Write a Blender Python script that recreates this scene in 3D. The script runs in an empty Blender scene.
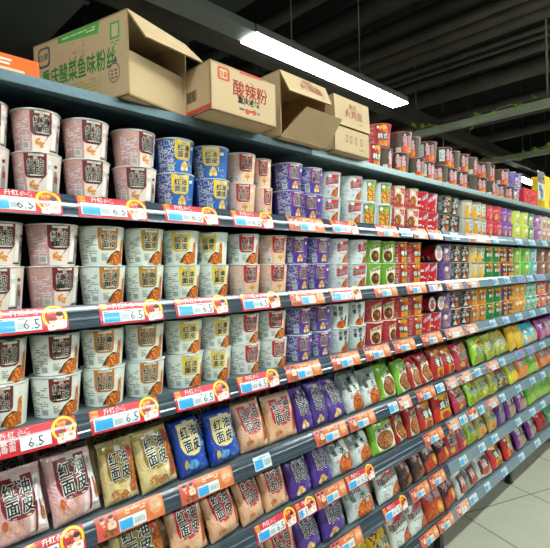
import bpy, bmesh, math, random
import numpy as np
from mathutils import Matrix, Vector
random.seed(7)
S = bpy.context.scene
COL = S.collection
ZC = 1.43                                   # eye height
# ---------------------------------------------------------------- camera
F = 470.0
al, pi_, ro = np.radians([45.12, .22, -1.5]); CD = 1.0662
fwd = np.array([math.sin(math.pi/2-al)*math.cos(pi_), math.cos(math.pi/2-al)*math.cos(pi_), -math.sin(pi_)])
rt = np.cross(fwd, [0, 0, 1]); rt /= np.linalg.norm(rt); up = np.cross(rt, fwd)
R_ = rt*math.cos(ro)+up*math.sin(ro); U_ = up*math.cos(ro)-rt*math.sin(ro)
cd = bpy.data.cameras.new('camera'); cam = bpy.data.objects.new('camera', cd); COL.objects.link(cam)
M = Matrix(((R_[0], U_[0], -fwd[0], 0), (R_[1], U_[1], -fwd[1], -CD), (R_[2], U_[2], -fwd[2], ZC), (0, 0, 0, 1)))
cam.matrix_world = M
cd.sensor_width = 36; cd.sensor_fit = 'HORIZONTAL'; cd.lens = F/550*36; cd.clip_start = .02
S.camera = cam
def ray(x, y): return fwd+R_*(x-275)/F-U_*(y-274)/F
def at_y(x, y, Y):
    d = ray(x, y); k = (Y+CD)/d[1]; return (d[0]*k, Y, ZC+d[2]*k)
def at_z(x, y, Z):
    d = ray(x, y); k = (Z-ZC)/d[2]; return (d[0]*k, -CD+d[1]*k, Z)
def proj(P):
    v = np.array([P[0], P[1]+CD, P[2]-ZC]); d = v@fwd
    return 275+F*(v@R_)/d, 274-F*(v@U_)/d
def t_px(px, Y, Z):                          # place along the shelf whose point (t,Y,Z) is seen at column px
    lo, hi = -.6, 9.0
    for _ in range(40):
        m = (lo+hi)/2
        if proj((m, Y, Z))[0] < px: lo = m
        else: hi = m
    return (lo+hi)/2
def t_right(px, Y, Z, r):                    # axis of an upright round cup whose right outline is seen at column px
    lo, hi = -.6, 9.0
    for _ in range(40):
        m = (lo+hi)/2
        v = np.array([m, Y+CD]); L = np.linalg.norm(v); b = math.asin(min(.9, r/L)); th = math.atan2(v[0], v[1])+b
        l2 = math.sqrt(L*L-r*r)
        q = proj((math.sin(th)*l2, -CD+math.cos(th)*l2, Z))[0]
        if q < px: lo = m
        else: hi = m
    return (lo+hi)/2
# ---------------------------------------------------------------- colour / materials
def lin(h):
    h = h.lstrip('#'); o = []
    for i in (0, 2, 4):
        c = int(h[i:i+2], 16)/255
        o.append(c/12.92 if c <= .04045 else ((c+.055)/1.055)**2.4)
    return (o[0], o[1], o[2], 1)
def newmat(name):
    m = bpy.data.materials.new(name); m.use_nodes = True
    n = m.node_tree.nodes; return m, n, m.node_tree.links, n['Principled BSDF']
def plain(name, col, rough=.5, metal=0, spec=.5, noise=0, nscale=20, bump=0):
    m, n, l, b = newmat(name); c = lin(col)
    b.inputs['Base Color'].default_value = c; b.inputs['Roughness'].default_value = rough; b.inputs['Metallic'].default_value = metal
    b.inputs['Specular IOR Level'].default_value = spec
    if noise or bump:
        tc = n.new('ShaderNodeTexCoord'); nz = n.new('ShaderNodeTexNoise'); nz.inputs['Scale'].default_value = nscale; nz.inputs['Detail'].default_value = 5
        l.new(tc.outputs['Object'], nz.inputs['Vector'])
        if noise:
            rp = n.new('ShaderNodeValToRGB')
            rp.color_ramp.elements[0].position = .3; rp.color_ramp.elements[1].position = .7
            rp.color_ramp.elements[0].color = tuple(x*(1-noise) for x in c[:3])+(1,); rp.color_ramp.elements[1].color = tuple(min(1, x*(1+noise)) for x in c[:3])+(1,)
            l.new(nz.outputs['Fac'], rp.inputs['Fac']); l.new(rp.outputs['Color'], b.inputs['Base Color'])
        if bump:
            bp = n.new('ShaderNodeBump'); bp.inputs['Strength'].default_value = bump; bp.inputs['Distance'].default_value = .01
            l.new(nz.outputs['Fac'], bp.inputs['Height']); l.new(bp.outputs['Normal'], b.inputs['Normal'])
    return m
def emit(name, col, st):
    m, n, l, b = newmat(name)
    b.inputs['Base Color'].default_value = lin(col); b.inputs['Emission Color'].default_value = lin(col); b.inputs['Emission Strength'].default_value = st
    return m
def printed(name, rough, coat=0.0, bump=0):
    """printed packaging: ink colour per face, 'fx' red = tiny print speckle, green = food picture"""
    m, n, l, b = newmat(name)
    ink = n.new('ShaderNodeVertexColor'); ink.layer_name = 'ink'
    fx = n.new('ShaderNodeVertexColor'); fx.layer_name = 'fx'
    sp = n.new('ShaderNodeSeparateColor'); l.new(fx.outputs['Color'], sp.inputs['Color'])
    tc = n.new('ShaderNodeTexCoord')
    mp = n.new('ShaderNodeMapping'); mp.inputs['Scale'].default_value = (1, 1, .6); l.new(tc.outputs['Object'], mp.inputs['Vector'])
    nz = n.new('ShaderNodeTexNoise'); nz.inputs['Scale'].default_value = 330; nz.inputs['Detail'].default_value = 3; l.new(mp.outputs['Vector'], nz.inputs['Vector'])
    st = n.new('ShaderNodeValToRGB'); st.color_ramp.elements[0].position = .53; st.color_ramp.elements[1].position = .58
    l.new(nz.outputs['Fac'], st.inputs['Fac'])
    mu = n.new('ShaderNodeMath'); mu.operation = 'MULTIPLY'; l.new(st.outputs['Color'], mu.inputs[0]); l.new(sp.outputs['Red'], mu.inputs[1])
    mx = n.new('ShaderNodeMix'); mx.data_type = 'RGBA'; mx.inputs['B'].default_value = (.75, .75, .78, 1)
    l.new(mu.outputs[0], mx.inputs['Factor']); l.new(ink.outputs['Color'], mx.inputs['A'])
    vo = n.new('ShaderNodeTexVoronoi'); vo.inputs['Scale'].default_value = 135; l.new(tc.outputs['Object'], vo.inputs['Vector'])
    n2 = n.new('ShaderNodeTexNoise'); n2.inputs['Scale'].default_value = 190; n2.inputs['Detail'].default_value = 2; l.new(tc.outputs['Object'], n2.inputs['Vector'])
    ad = n.new('ShaderNodeMath'); ad.operation = 'ADD'; l.new(vo.outputs['Distance'], ad.inputs[0]); l.new(n2.outputs['Fac'], ad.inputs[1])
    r2 = n.new('ShaderNodeValToRGB'); e = r2.color_ramp.elements; e[0].position = .55; e[0].color = (1.35, 1.45, 1.6, 1); e[1].position = 1.15; e[1].color = (.45, .27, .18, 1)
    k = e.new(.85); k.color = (1.0, .88, .75, 1)
    l.new(ad.outputs[0], r2.inputs['Fac'])
    m2 = n.new('ShaderNodeMix'); m2.data_type = 'RGBA'; m2.blend_type = 'MULTIPLY'; l.new(sp.outputs['Green'], m2.inputs['Factor'])
    l.new(mx.outputs['Result'], m2.inputs['A']); l.new(r2.outputs['Color'], m2.inputs['B'])
    l.new(m2.outputs['Result'], b.inputs['Base Color'])
    b.inputs['Roughness'].default_value = rough; b.inputs['Coat Weight'].default_value = coat; b.inputs['Coat Roughness'].default_value = .12
    if bump:
        nb = n.new('ShaderNodeTexNoise'); nb.inputs['Scale'].default_value = 26; nb.inputs['Detail'].default_value = 3; nb.inputs['Distortion'].default_value = 1.2
        l.new(tc.outputs['Object'], nb.inputs['Vector'])
        bp = n.new('ShaderNodeBump'); bp.inputs['Strength'].default_value = bump; bp.inputs['Distance'].default_value = .012
        l.new(nb.outputs['Fac'], bp.inputs['Height']); l.new(bp.outputs['Normal'], b.inputs['Normal'])
    return m
M_CUP = printed('printed_paper', .42, .15)
M_BAG = printed('printed_film', .3, .4, .8)
M_TAG = printed('printed_ticket', .4, .8)
M_BOX = printed('printed_cardboard', .8)
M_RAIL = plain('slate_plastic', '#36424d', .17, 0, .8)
M_RAIL2 = plain('slate_plastic_edge', '#2c353d', .4)
M_BOARD = plain('powder_coated_steel', '#626b6f', .45, .2, noise=.06, nscale=60)
M_EDGE = plain('pale_steel_edge', '#566a72', .35, .5, noise=.08, nscale=90)
M_BACK = plain('shade_toned_back_panel', '#1d1f20', .6, noise=.15, nscale=8)  # near-black base colour carries the shade at the back of the shelves
M_POST = plain('dark_steel', '#33383b', .45, .5)
M_LID = plain('foil_lid', '#d9dcd8', .35, .25, noise=.05, nscale=80)
M_LIDR = plain('red_lid', '#b8262c', .4)
M_LIDK = plain('clear_grey_lid', '#5c6264', .25)
M_LIDP = plain('purple_lid', '#6a3c88', .4)
M_LIDO = plain('tan_lid', '#c8a878', .45)
M_PIPE = plain('sooty_pipe', '#3b342c', .6, .1, noise=.25, nscale=5)
M_PIPE2 = plain('dark_duct', '#282924', .7, 0, noise=.25, nscale=3)
M_CEIL = plain('black_ceiling', '#131413', .9)
M_TRAY = plain('grey_tray', '#8f928c', .5, .3)
M_WIRE = plain('steel_wire', '#7d807b', .4, .6)
M_RAILW = plain('pale_beam', '#9a9c8e', .6, noise=.1, nscale=6)
M_LEAF = plain('leaf_green', '#9fbf3c', .55, noise=.35, nscale=15)
M_LAMP = emit('lamp_diffuser', '#f2fffa', 26.0)
# ---------------------------------------------------------------- object helpers
def link(name, me, parent=None, mat=None):
    o = bpy.data.objects.new(name, me); COL.objects.link(o)
    if parent: o.parent = parent
    if mat is not None and me is not None and not me.materials: me.materials.append(mat)
    return o
def tag(o, label, cat, group=None, kind=None):
    if label: o['label'] = label
    if cat: o['category'] = cat
    if group: o['group'] = group
    if kind: o['kind'] = kind
    return o
def empty(name, loc=(0, 0, 0), rot=(0, 0, 0)):
    o = bpy.data.objects.new(name, None); COL.objects.link(o); o.location = loc; o.rotation_euler = rot; o.empty_display_size = .02; return o
def bm_mesh(name, bm, smooth=False, bev=0):
    if bev: bmesh.ops.bevel(bm, geom=bm.edges[:], offset=bev, segments=2, affect='EDGES', profile=.6)
    me = bpy.data.meshes.new(name); bm.to_mesh(me); bm.free()
    if smooth:
        for p in me.polygons: p.use_smooth = True
    return me
def add_box(bm, x0, x1, y0, y1, z0, z1):
    vs = [bm.verts.new(v) for v in ((x0, y0, z0), (x1, y0, z0), (x1, y1, z0), (x0, y1, z0), (x0, y0, z1), (x1, y0, z1), (x1, y1, z1), (x0, y1, z1))]
    for f in ((0, 3, 2, 1), (4, 5, 6, 7), (0, 1, 5, 4), (1, 2, 6, 5), (2, 3, 7, 6), (3, 0, 4, 7)): bm.faces.new([vs[i] for i in f])
def boxmesh(name, *a, bev=0):
    bm = bmesh.new(); add_box(bm, *a); return bm_mesh(name, bm, bev=bev)
def add_tube(bm, p, q, r, n=10, r2=None):
    p, q = Vector(p), Vector(q); d = (q-p); L = d.length
    bmesh.ops.create_cone(bm, cap_ends=True, segments=n, radius1=r, radius2=r if r2 is None else r2, depth=L,
                          matrix=Matrix.Translation((p+q)/2) @ d.to_track_quat('Z', 'Y').to_matrix().to_4x4())
def tubemesh(name, p, q, r, n=12):
    bm = bmesh.new(); add_tube(bm, p, q, r, n); me = bm_mesh(name, bm)
    for f in me.polygons: f.use_smooth = len(f.vertices) == 4
    return me
# ---------------------------------------------------------------- flat art that wraps a surface
_tc = {}
def glyphs(s, off, res=2):
    k = (s, off)
    if k in _tc: return _tc[k]
    cu = bpy.data.curves.new('t', 'FONT'); cu.body = s; cu.size = 1; cu.align_x = 'CENTER'; cu.align_y = 'CENTER'; cu.resolution_u = 1; cu.fill_mode = 'FRONT'; cu.dimensions = '2D'
    o = bpy.data.objects.new('t', cu); COL.objects.link(o)
    dg = bpy.context.evaluated_depsgraph_get(); me = bpy.data.meshes.new_from_object(o.evaluated_get(dg))
    V = [(v.co.x, v.co.y) for v in me.vertices]; Fc = [tuple(p.vertices) for p in me.polygons]
    if V:
        xs = [v[0] for v in V]; ys = [v[1] for v in V]; cx = (min(xs)+max(xs))/2; cy = (min(ys)+max(ys))/2
        V = [(x-cx, y-cy) for x, y in V]
    bpy.data.objects.remove(o); bpy.data.curves.remove(cu); bpy.data.meshes.remove(me)
    if off > .004:                       # bolder strokes: the glyph repeated a little to every side
        n = 8 if off > .045 else 4; B, G = V, Fc; V, Fc = [], []
        for i in range(n):
            a = 2*math.pi*(i+.5)/n; i0 = len(V); V += [(x+off*math.cos(a), y+off*math.sin(a)) for x, y in B]; Fc += [tuple(i0+j for j in f) for f in G]
    _tc[k] = (V, Fc); return _tc[k]
def clip(P, ax, c, keep_less):
    out = []; n = len(P)
    for i in range(n):
        a, b = P[i], P[(i+1) % n]
        da = (c-a[ax]) if keep_less else (a[ax]-c); db = (c-b[ax]) if keep_less else (b[ax]-c)
        if da >= 0: out.append(a)
        if (da >= 0) != (db >= 0):
            t = da/(da-db); out.append((a[0]+t*(b[0]-a[0]), a[1]+t*(b[1]-a[1])))
    return out
def slices(P, ax, step):
    if not step: return [P]
    lo = min(p[ax] for p in P); hi = max(p[ax] for p in P)
    i0, i1 = math.floor(lo/step+1e-6), math.ceil(hi/step-1e-6)
    if i1-i0 <= 1: return [P]
    out = []; rest = P
    for i in range(i0+1, i1):
        a = clip(rest, ax, i*step, True); rest = clip(rest, ax, i*step, False)
        if len(a) > 2: out.append(a)
        if len(rest) < 3: break
    if len(rest) > 2: out.append(rest)
    return out
def ell(cx, cy, rx, ry, n=20, rot=0):
    c, s = math.cos(rot), math.sin(rot)
    return [(cx+rx*math.cos(a)*c-ry*math.sin(a)*s, cy+rx*math.cos(a)*s+ry*math.sin(a)*c) for a in [2*math.pi*i/n for i in range(n)]]
def rrect(u0, v0, u1, v1, r, top=True, n=5):
    P = []
    for cx, cy, a0, on in ((u1-r, v0+r, -90, 1), (u1-r, v1-r, 0, top), (u0+r, v1-r, 90, top), (u0+r, v0+r, 180, 1)):
        if on: P += [(cx+r*math.cos(math.radians(a0+90*i/n)), cy+r*math.sin(math.radians(a0+90*i/n))) for i in range(n+1)]
        else: P.append((u1 if cx > (u0+u1)/2 else u0, v1))
    return P
class Art:
    def __init__(s): s.L = []; s.rnd = random.Random(5)
    def poly(s, P, col, fx=(0, 0)): s.L.append(('p', [P], lin(col), fx)); return s
    def rect(s, u0, v0, u1, v1, col, fx=(0, 0)): return s.poly([(u0, v0), (u1, v0), (u1, v1), (u0, v1)], col, fx)
    def ell(s, cx, cy, rx, ry, col, fx=(0, 0), rot=0, n=20): return s.poly(ell(cx, cy, rx, ry, n, rot), col, fx)
    def multi(s, Ps, col, fx=(0, 0)): s.L.append(('p', Ps, lin(col), fx)); return s
    def text(s, t, cx, cy, size, col, off=.012, rot=0, sx=1.0):
        V, Fc = glyphs(t, off); c, sn = math.cos(rot), math.sin(rot)
        W = [(cx+size*(sx*x*c-y*sn), cy+size*(sx*x*sn+y*c)) for x, y in V]
        return s.multi([[W[i] for i in f] for f in Fc], col)
    def otext(s, t, cx, cy, size, col, oc, rot=0, sx=1.0, o=.07, b=.02):
        s.text(t, cx, cy, size, oc, o, rot, sx); return s.text(t, cx, cy, size, col, b, rot, sx)
    def lines(s, u0, v0, u1, v1, rows, col, fill=.7):
        Ps = []; h = (v1-v0)/rows
        for i in range(rows):
            u = u0; v = v0+i*h
            while u < u1-.001:
                w = min((u1-u0)*s.rnd.uniform(.08, .3), u1-u)
                if s.rnd.random() < fill: Ps.append([(u, v), (u+w*.85, v), (u+w*.85, v+h*.55), (u, v+h*.55)])
                u += w
        return s.multi(Ps, col)
    def bars(s, u0, v0, u1, v1, col, n=9):
        w = (u1-u0)/n; return s.multi([[(u0+i*w, v0), (u0+i*w+w*s.rnd.uniform(.3, .7), v0), (u0+i*w+w*.5, v1), (u0+i*w, v1)] for i in range(n)], col)
    def scrib(s, u0, v0, u1, v1, n, col, size=.004):
        Ps = []
        for i in range(n):
            x, y = s.rnd.uniform(u0, u1), s.rnd.uniform(v0, v1); Ps.append(ell(x, y, size*s.rnd.uniform(.5, 1.6), size*s.rnd.uniform(.4, 1), 7, s.rnd.uniform(0, 3)))
        return s.multi(Ps, col)
def build_surface(name, V, Fc, base, art, fmap, mat, eps, e0, du, dv, smooth=True, basefx=None):
    """base grid (V, Fc, per-face colours) plus the printed art laid on it through fmap(u,v,offset)"""
    V = list(V); Fc = list(Fc); cols = list(base); fxs = list(basefx) if basefx else [(0, 0)]*len(Fc)
    for k, (kind, Ps, col, fx) in enumerate(art.L):
        off = e0+eps*k
        for P in Ps:
            for a in slices(P, 0, du):
                for b in slices(a, 1, dv):
                    if abs(sum(b[i][0]*b[(i+1) % len(b)][1]-b[(i+1) % len(b)][0]*b[i][1] for i in range(len(b)))) < 1e-9: continue
                    if sum(b[i][0]*b[(i+1) % len(b)][1]-b[(i+1) % len(b)][0]*b[i][1] for i in range(len(b))) < 0: b = b[::-1]
                    i0 = len(V); V += [fmap(u, v, off) for u, v in b]; Fc.append(tuple(range(i0, i0+len(b)))); cols.append(col); fxs.append(fx)
    me = bpy.data.meshes.new(name); me.from_pydata(V, [], Fc)
    a = me.color_attributes.new('ink', 'FLOAT_COLOR', 'CORNER'); f = me.color_attributes.new('fx', 'FLOAT_COLOR', 'CORNER')
    n = [len(q) for q in Fc]
    a.data.foreach_set('color', np.repeat(np.array(cols, dtype=np.float32), n, axis=0).ravel())
    f.data.foreach_set('color', np.repeat(np.array([(x[0], x[1], 0, 1) for x in fxs], dtype=np.float32), n, axis=0).ravel())
    if smooth: me.polygons.foreach_set('use_smooth', [True]*len(Fc))
    me.materials.append(mat); me.update(); return me
# ---------------------------------------------------------------- art for cups  (u metres round the wall, v metres up; height .093)
H = .093; RT = .056; RB = .0475
def logo(a, u, v, s, ink='#17211d', out='#e9e7d8', rot=0, sx=1.0):
    dx, dy = s*.55, s*.54; c, n = math.cos(rot), math.sin(rot)
    for ch, px, py in (('红', -dx*sx, dy), ('油', dx*sx, dy), ('面', -dx*sx, -dy), ('皮', dx*sx, -dy)):
        a.text(ch, u+px*c-py*n, v+px*n+py*c, s, out, .075, rot, sx)
    for ch, px, py in (('红', -dx*sx, dy), ('油', dx*sx, dy), ('面', -dx*sx, -dy), ('皮', dx*sx, -dy)):
        a.text(ch, u+px*c-py*n, v+px*n+py*c, s, ink, .03, rot, sx)
def art_oil(body, panel, right=None, food='#e0842c', deco='noodles', side=None, speck=.5, flag='#e6e6de'):
    a = Art()
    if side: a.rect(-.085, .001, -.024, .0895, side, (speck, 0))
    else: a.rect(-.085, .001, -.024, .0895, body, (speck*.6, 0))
    if right: a.rect(-.024, .001, .088, .0895, right)
    a.lines(-.078, .012, -.03, .078, 13, '#8f8e88' if not side else '#c9c6cc', .55)
    a.rect(-.05, .006, -.03, .022, '#c9cfca'); a.bars(-.048, .008, -.033, .020, '#5d6462')
    a.lines(-.075, .006, -.054, .02, 4, '#6c6a64')
    a.poly(rrect(-.027, .036, .025, .0895, .012, False), panel)
    a.rect(-.016, .0835, .018, .0885, '#d9dccb')
    a.rect(-.005, .076, .004, .083, '#c8a39a')
    if deco == 'noodles':
        a.poly([(-.008, .006), (.006, .026), (.022, .036), (.034, .034), (.044, .004)], '#2e2620')
        a.poly(ell(.025, .016, .024, .0155, 20, .35), food, (0, 1)); a.poly([(.034, .006), (.050, .004), (.049, .066), (.038, .060)], food, (0, .7))
        a.rect(-.008, .004, .026, .0065, '#b8752e'); a.ell(-.012, .022, .005, .005, '#d8d5c4'); a.lines(-.019, .012, -.002, .03, 4, '#8d8c7c')
    elif deco == 'figures':
        a.scrib(-.016, .012, .004, .028, 14, '#d8862f', .0035)
        a.poly([(.004, .022), (.010, .028), (.027, .048), (.023, .048)], '#4a3a3c')
        a.poly([(.024, .012), (.040, .010), (.041, .045), (.035, .058), (.029, .056), (.027, .040)], '#eee9e2'); a.ell(.031, .064, .005, .007, '#c9cbc9')
        a.poly([(.043, .008), (.060, .008), (.059, .042), (.054, .055), (.046, .055), (.044, .040)], '#8d8786'); a.ell(.050, .061, .0045, .005, '#e8c4a8'); a.ell(.050, .065, .0055, .004, '#4f2c22')
        a.poly([(.046, .030), (.058, .028), (.058, .042), (.047, .044)], '#7d2b30'); a.rect(.020, .004, .048, .0075, '#4d3a38')
    elif deco == 'cat':
        a.ell(.004, .019, .012, .011, food, (0, .4)); a.ell(-.004, .012, .006, .006, '#e8c98a'); a.ell(.012, .012, .006, .005, '#e8c98a'); a.ell(.004, .028, .006, .005, '#e0b060')
        a.scrib(.018, .008, .045, .05, 8, '#c7b23a', .003)
    a.poly([(.028, .066), (.042, .070), (.039, .073), (.042, .077), (.028, .076), (.026, .071)], flag)
    logo(a, -.001, .0595, .0176); a.rect(-.013, .0405, .011, .0425, '#e6dccb')
    return a
def art_xiaomian():
    a = Art(); a.rect(-.085, .001, -.026, .09, '#ccd2d3', (.4, 0)); a.lines(-.075, .015, -.03, .08, 12, '#a3aaab', .6)
    a.poly([(-.026, .044), (.040, .052), (.040, .084), (-.012, .081), (-.026, .07)], '#cf2632'); a.rect(-.014, .072, 0, .086, '#e8e4dc')
    for i, ch in enumerate('重庆小面'): a.otext(ch, -.016+.0145*i, .060+.0012*i, .0165, '#20201e', '#d8d8d2')
    a.lines(-.018, .034, .02, .044, 3, '#3a3a38'); a.poly([(-.006, .001), (.006, .024), (.022, .036), (.036, .040), (.036, .001)], '#d0742c', (0, 1)); a.rect(.036, .001, .044, .085, '#ccd2d2')
    a.lines(-.024, .012, -.008, .024, 4, '#90908c'); return a
def art_salad():
    a = Art(); a.rect(-.085, .001, -.03, .09, '#cdd4d2', (.5, 0)); a.rect(-.027, .004, .033, .088, '#7d8c70')
    a.ell(.003, .055, .029, .03, '#7fae36', (0, .7)); a.ell(.014, .070, .016, .012, '#a7c95a', (0, .5)); a.ell(-.001, .035, .027, .031, '#f4c04c', (0, 1)); a.ell(-.014, .075, .008, .008, '#e8e6dc')
    a.rect(.026, .005, .033, .08, '#454a42'); a.rect(-.027, .002, .033, .006, '#d8dcd4'); return a
def art_redbowl():
    a = Art(); a.rect(-.085, .001, -.02, .09, '#b6202f', (.3, 0)); a.rect(-.02, .001, .04, .09, '#ddcbb8'); a.lines(-.08, .02, -.03, .08, 9, '#e0b0a4', .5)
    a.poly([(-.02, .001), (.04, .001), (.04, .014), (-.02, .02)], '#c23a36'); a.ell(.0, .035, .020, .024, '#9c3c22', (0, .3)); a.ell(.002, .036, .016, .02, '#d98a30', (0, 1)); a.ell(-.006, .03, .007, .006, '#7c9a3a')
    a.scrib(.004, .055, .038, .082, 18, '#b93a38', .0045); a.rect(-.012, .066, .002, .080, '#e8e6da'); return a
def art_redslant():
    a = Art(); a.rect(-.085, .001, .085, .09, '#c8202a'); a.rect(.034, .001, .055, .09, '#e0b090', (.4, 0))
    a.poly([(-.022, .048), (.030, .070), (.030, .088), (-.016, .066)], '#d8dcea')
    for i, ch in enumerate('大辣王'): a.otext(ch, -.013+.015*i, .060+.006*i, .017, '#27408c', '#e8eaf2', .35)
    for u, v in ((.012, .012), (-.02, .02), (.026, .03)): a.ell(u, v, .004, .004, '#eadfd0')
    a.rect(-.07, .05, -.03, .06, '#e8d8d0'); a.rect(-.07, .02, -.03, .03, '#e8d8d0'); return a
def art_black(t='香辣', food='#c9822f', band='#c8b430', fig='#d6a0a8'):
    a = Art(); a.rect(-.085, .001, -.024, .09, '#2a302e', (.35, 0)); a.rect(-.05, .02, -.03, .06, '#6d7678', (.5, 0)); a.rect(-.024, .068, .034, .086, '#23282a')
    a.rect(.006, .072, .03, .083, band); a.scrib(-.02, .066, .004, .086, 8, fig, .005); a.ell(.012, .022, .018, .018, food, (0, 1)); a.poly([(-.022, .008), (-.008, .034), (.006, .008)], '#d8d4c4')
    a.ell(-.012, .044, .011, .009, '#8b9190'); a.ell(.014, .052, .012, .010, fig)
    for i, ch in enumerate(t): a.otext(ch, -.010+.02*i, .052, .018, '#e8e2dc', '#402a2c')
    return a
def art_yellow(sq='#e8a31c', top='#9c8f74', txt='鸡汤'):
    a = Art(); a.rect(-.085, .001, -.03, .09, '#c8c4b0', (.6, 0)); a.rect(-.03, .001, .04, .09, '#b9b6a2', (.5, 0)); a.rect(-.03, .083, .04, .09, top)
    a.rect(-.028, .003, .004, .034, sq); a.ell(-.012, .048, .010, .020, sq); a.ell(-.01, .074, .008, .007, '#d8cfc0'); a.rect(.006, .03, .036, .076, '#d5d9d0')
    for i, ch in enumerate(txt): a.text(ch, .021, .064-.022*i, .02, '#3c4a44', .02)
    a.ell(.014, .012, .008, .008, '#8aa63a'); a.ell(.026, .014, .009, .010, '#c0562c', (0, .6)); return a
def art_bowl(body, food='#7a4a26', cream='#e6dfc0', bowl='#5a3a20'):
    a = Art(); a.rect(-.085, .001, -.026, .09, body, (.15, 0)); a.rect(-.026, .001, .06, .09, body)
    a.poly([(-.022, .066), (0, .075), (.036, .082), (.036, .010), (.026, .004), (-.016, .004), (-.024, .030)], cream)
    a.ell(.006, .029, .024, .024, bowl); a.ell(.006, .030, .021, .020, food, (0, 1)); a.ell(.010, .033, .008, .008, '#c89a50', (0, .8)); a.poly(ell(.020, .018, .010, .008, 10), food, (0, 1))
    for i, ch in enumerate('老坛酸菜'): a.text(ch, -.013+.0135*i, .063+.003*i, .013, '#4a4030', .02, .18)
    return a
def art_box(body, top='#e0a820', low='#e0a030', txt='香辣', acc='#c8202a'):
    a = Art(); a.rect(-.085, .001, -.026, .09, body, (.3, 0)); a.lines(-.075, .03, -.032, .08, 8, '#e3b6a6', .6); a.rect(-.06, .004, -.036, .026, '#cfd3cc'); a.bars(-.058, .007, -.038, .022, '#4c5250')
    a.ell(.010, .074, .020, .014, top, (0, .4)); a.ell(.022, .062, .012, .010, '#d8762c', (0, .5)); a.poly([(-.004, .060), (.004, .078), (.012, .060)], acc); a.rect(-.012, .003, .040, .026, low, (0, .5))
    a.rect(-.018, .030, .036, .056, '#2f3834')
    for i, ch in enumerate(txt): a.text(ch, -.004+.026*i, .043, .024, '#e8e6d8', .03)
    a.ell(-.014, .078, .006, .006, '#e4ddd0'); return a
def art_tub(body, light, blob='#e2b436'):
    a = Art(); a.rect(-.085, .001, .085, .09, body, (.12, 0)); a.lines(-.03, .02, -.004, .075, 6, light, .5); a.ell(.012, .034, .014, .016, blob, (0, .5)); a.ell(.006, .020, .008, .008, '#d8cbb0', (0, .4)); a.rect(-.012, .06, .026, .074, light); return a
def art_pale(body, a1, a2):
    a = Art(); a.rect(-.085, .001, .085, .09, body, (.25, 0)); a.scrib(-.018, .012, .030, .082, 26, a1, .005); a.scrib(-.018, .012, .03, .05, 16, a2, .005); a.ell(.008, .02, .014, .012, '#d7b48a', (0, .7)); a.ell(-.004, .06, .012, .012, '#e6dccb'); return a
def art_ramen(white=False):
    a = Art(); a.rect(-.085, .001, .09, .09, '#4b3d27', (.06, 0)); a.rect(-.024, .001, .034, .09, '#2c2622')
    a.poly([(-.026, .001), (.034, .001), (.034, .034), (.02, .044), (.004, .032), (-.012, .044), (-.026, .030)], '#e0442a', (0, .4)); a.ell(.012, .016, .018, .014, '#f2a52c', (0, .8))
    for ch, u, v in (('豚', -.010, .062), ('骨', .012, .066), ('拉', -.008, .042), ('面', .014, .045)): a.otext(ch, u*1.15, v, .024, '#d07884', '#ead2d4')
    a.ell(-.014, .078, .006, .006, '#c8c9c0'); a.ell(.008, .08, .007, .005, '#5b2a26')
    if white: a.rect(-.062, .025, -.032, .08, '#cfd6d2'); a.lines(-.059, .03, -.036, .076, 7, '#6c7672', .7)
    else: a.rect(-.060, .004, -.032, .026, '#c3ccc9'); a.lines(-.057, .008, -.036, .023, 3, '#76807c', .7)
    return a
# ---------------------------------------------------------------- cup meshes
NSEG = 32
def cup_meshes(body, art, lid, k=1.0, key=''):
    V = []; Fc = []; cols = []; c = lin(body)
    prof = [(RB*.98, 0.0), (RB, .002), ((RB+RT)/2, H/2), (RT, .0905), (RT+.0012, .0912), (RT+.0012, .0925)]
    for r, z in prof: V += [(r*math.sin(2*math.pi*i/NSEG), -r*math.cos(2*math.pi*i/NSEG), z) for i in range(NSEG)]
    for j in range(len(prof)-1):
        for i in range(NSEG):
            i2 = (i+1) % NSEG; Fc.append((j*NSEG+i, j*NSEG+i2, (j+1)*NSEG+i2, (j+1)*NSEG+i)); cols.append(c if j < 3 else lin('#d7dad4'))
    Fc.append(tuple(range(NSEG))[::-1]); cols.append(lin('#c9c9c2'))
    def fm(u, v, off):
        r = RB+(RT-RB)*(v-.002)/.0885; th = u/RT; r += off
        return (r*math.sin(th), -r*math.cos(th), v)
    me = build_surface('cup_body', V, Fc, cols, art, fm, M_CUP, .00012, .0004, RT*math.radians(8), 0)
    bm = bmesh.new(); rl = RT+.0022
    rings = []
    for r, z in ((rl, .0915), (rl, .0935), (rl-.003, .0938), (rl-.006, .0930)): rings.append([bm.verts.new((r*math.sin(2*math.pi*i/NSEG), -r*math.cos(2*math.pi*i/NSEG), z)) for i in range(NSEG)])
    for a, b in zip(rings, rings[1:]):
        for i in range(NSEG): bm.faces.new((a[i], a[(i+1) % NSEG], b[(i+1) % NSEG], b[i]))
    bm.faces.new(rings[-1]); bm.faces.new(rings[0][::-1])
    t = [bm.verts.new(p) for p in ((-.012, -rl+.001, .0935), (.012, -rl+.001, .0935), (.008, -rl-.006, .0905), (-.008, -rl-.006, .0905))]; bm.faces.new(t)
    ml = bm_mesh('lid', bm, True); ml.materials.append(lid)
    return me, ml
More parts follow.
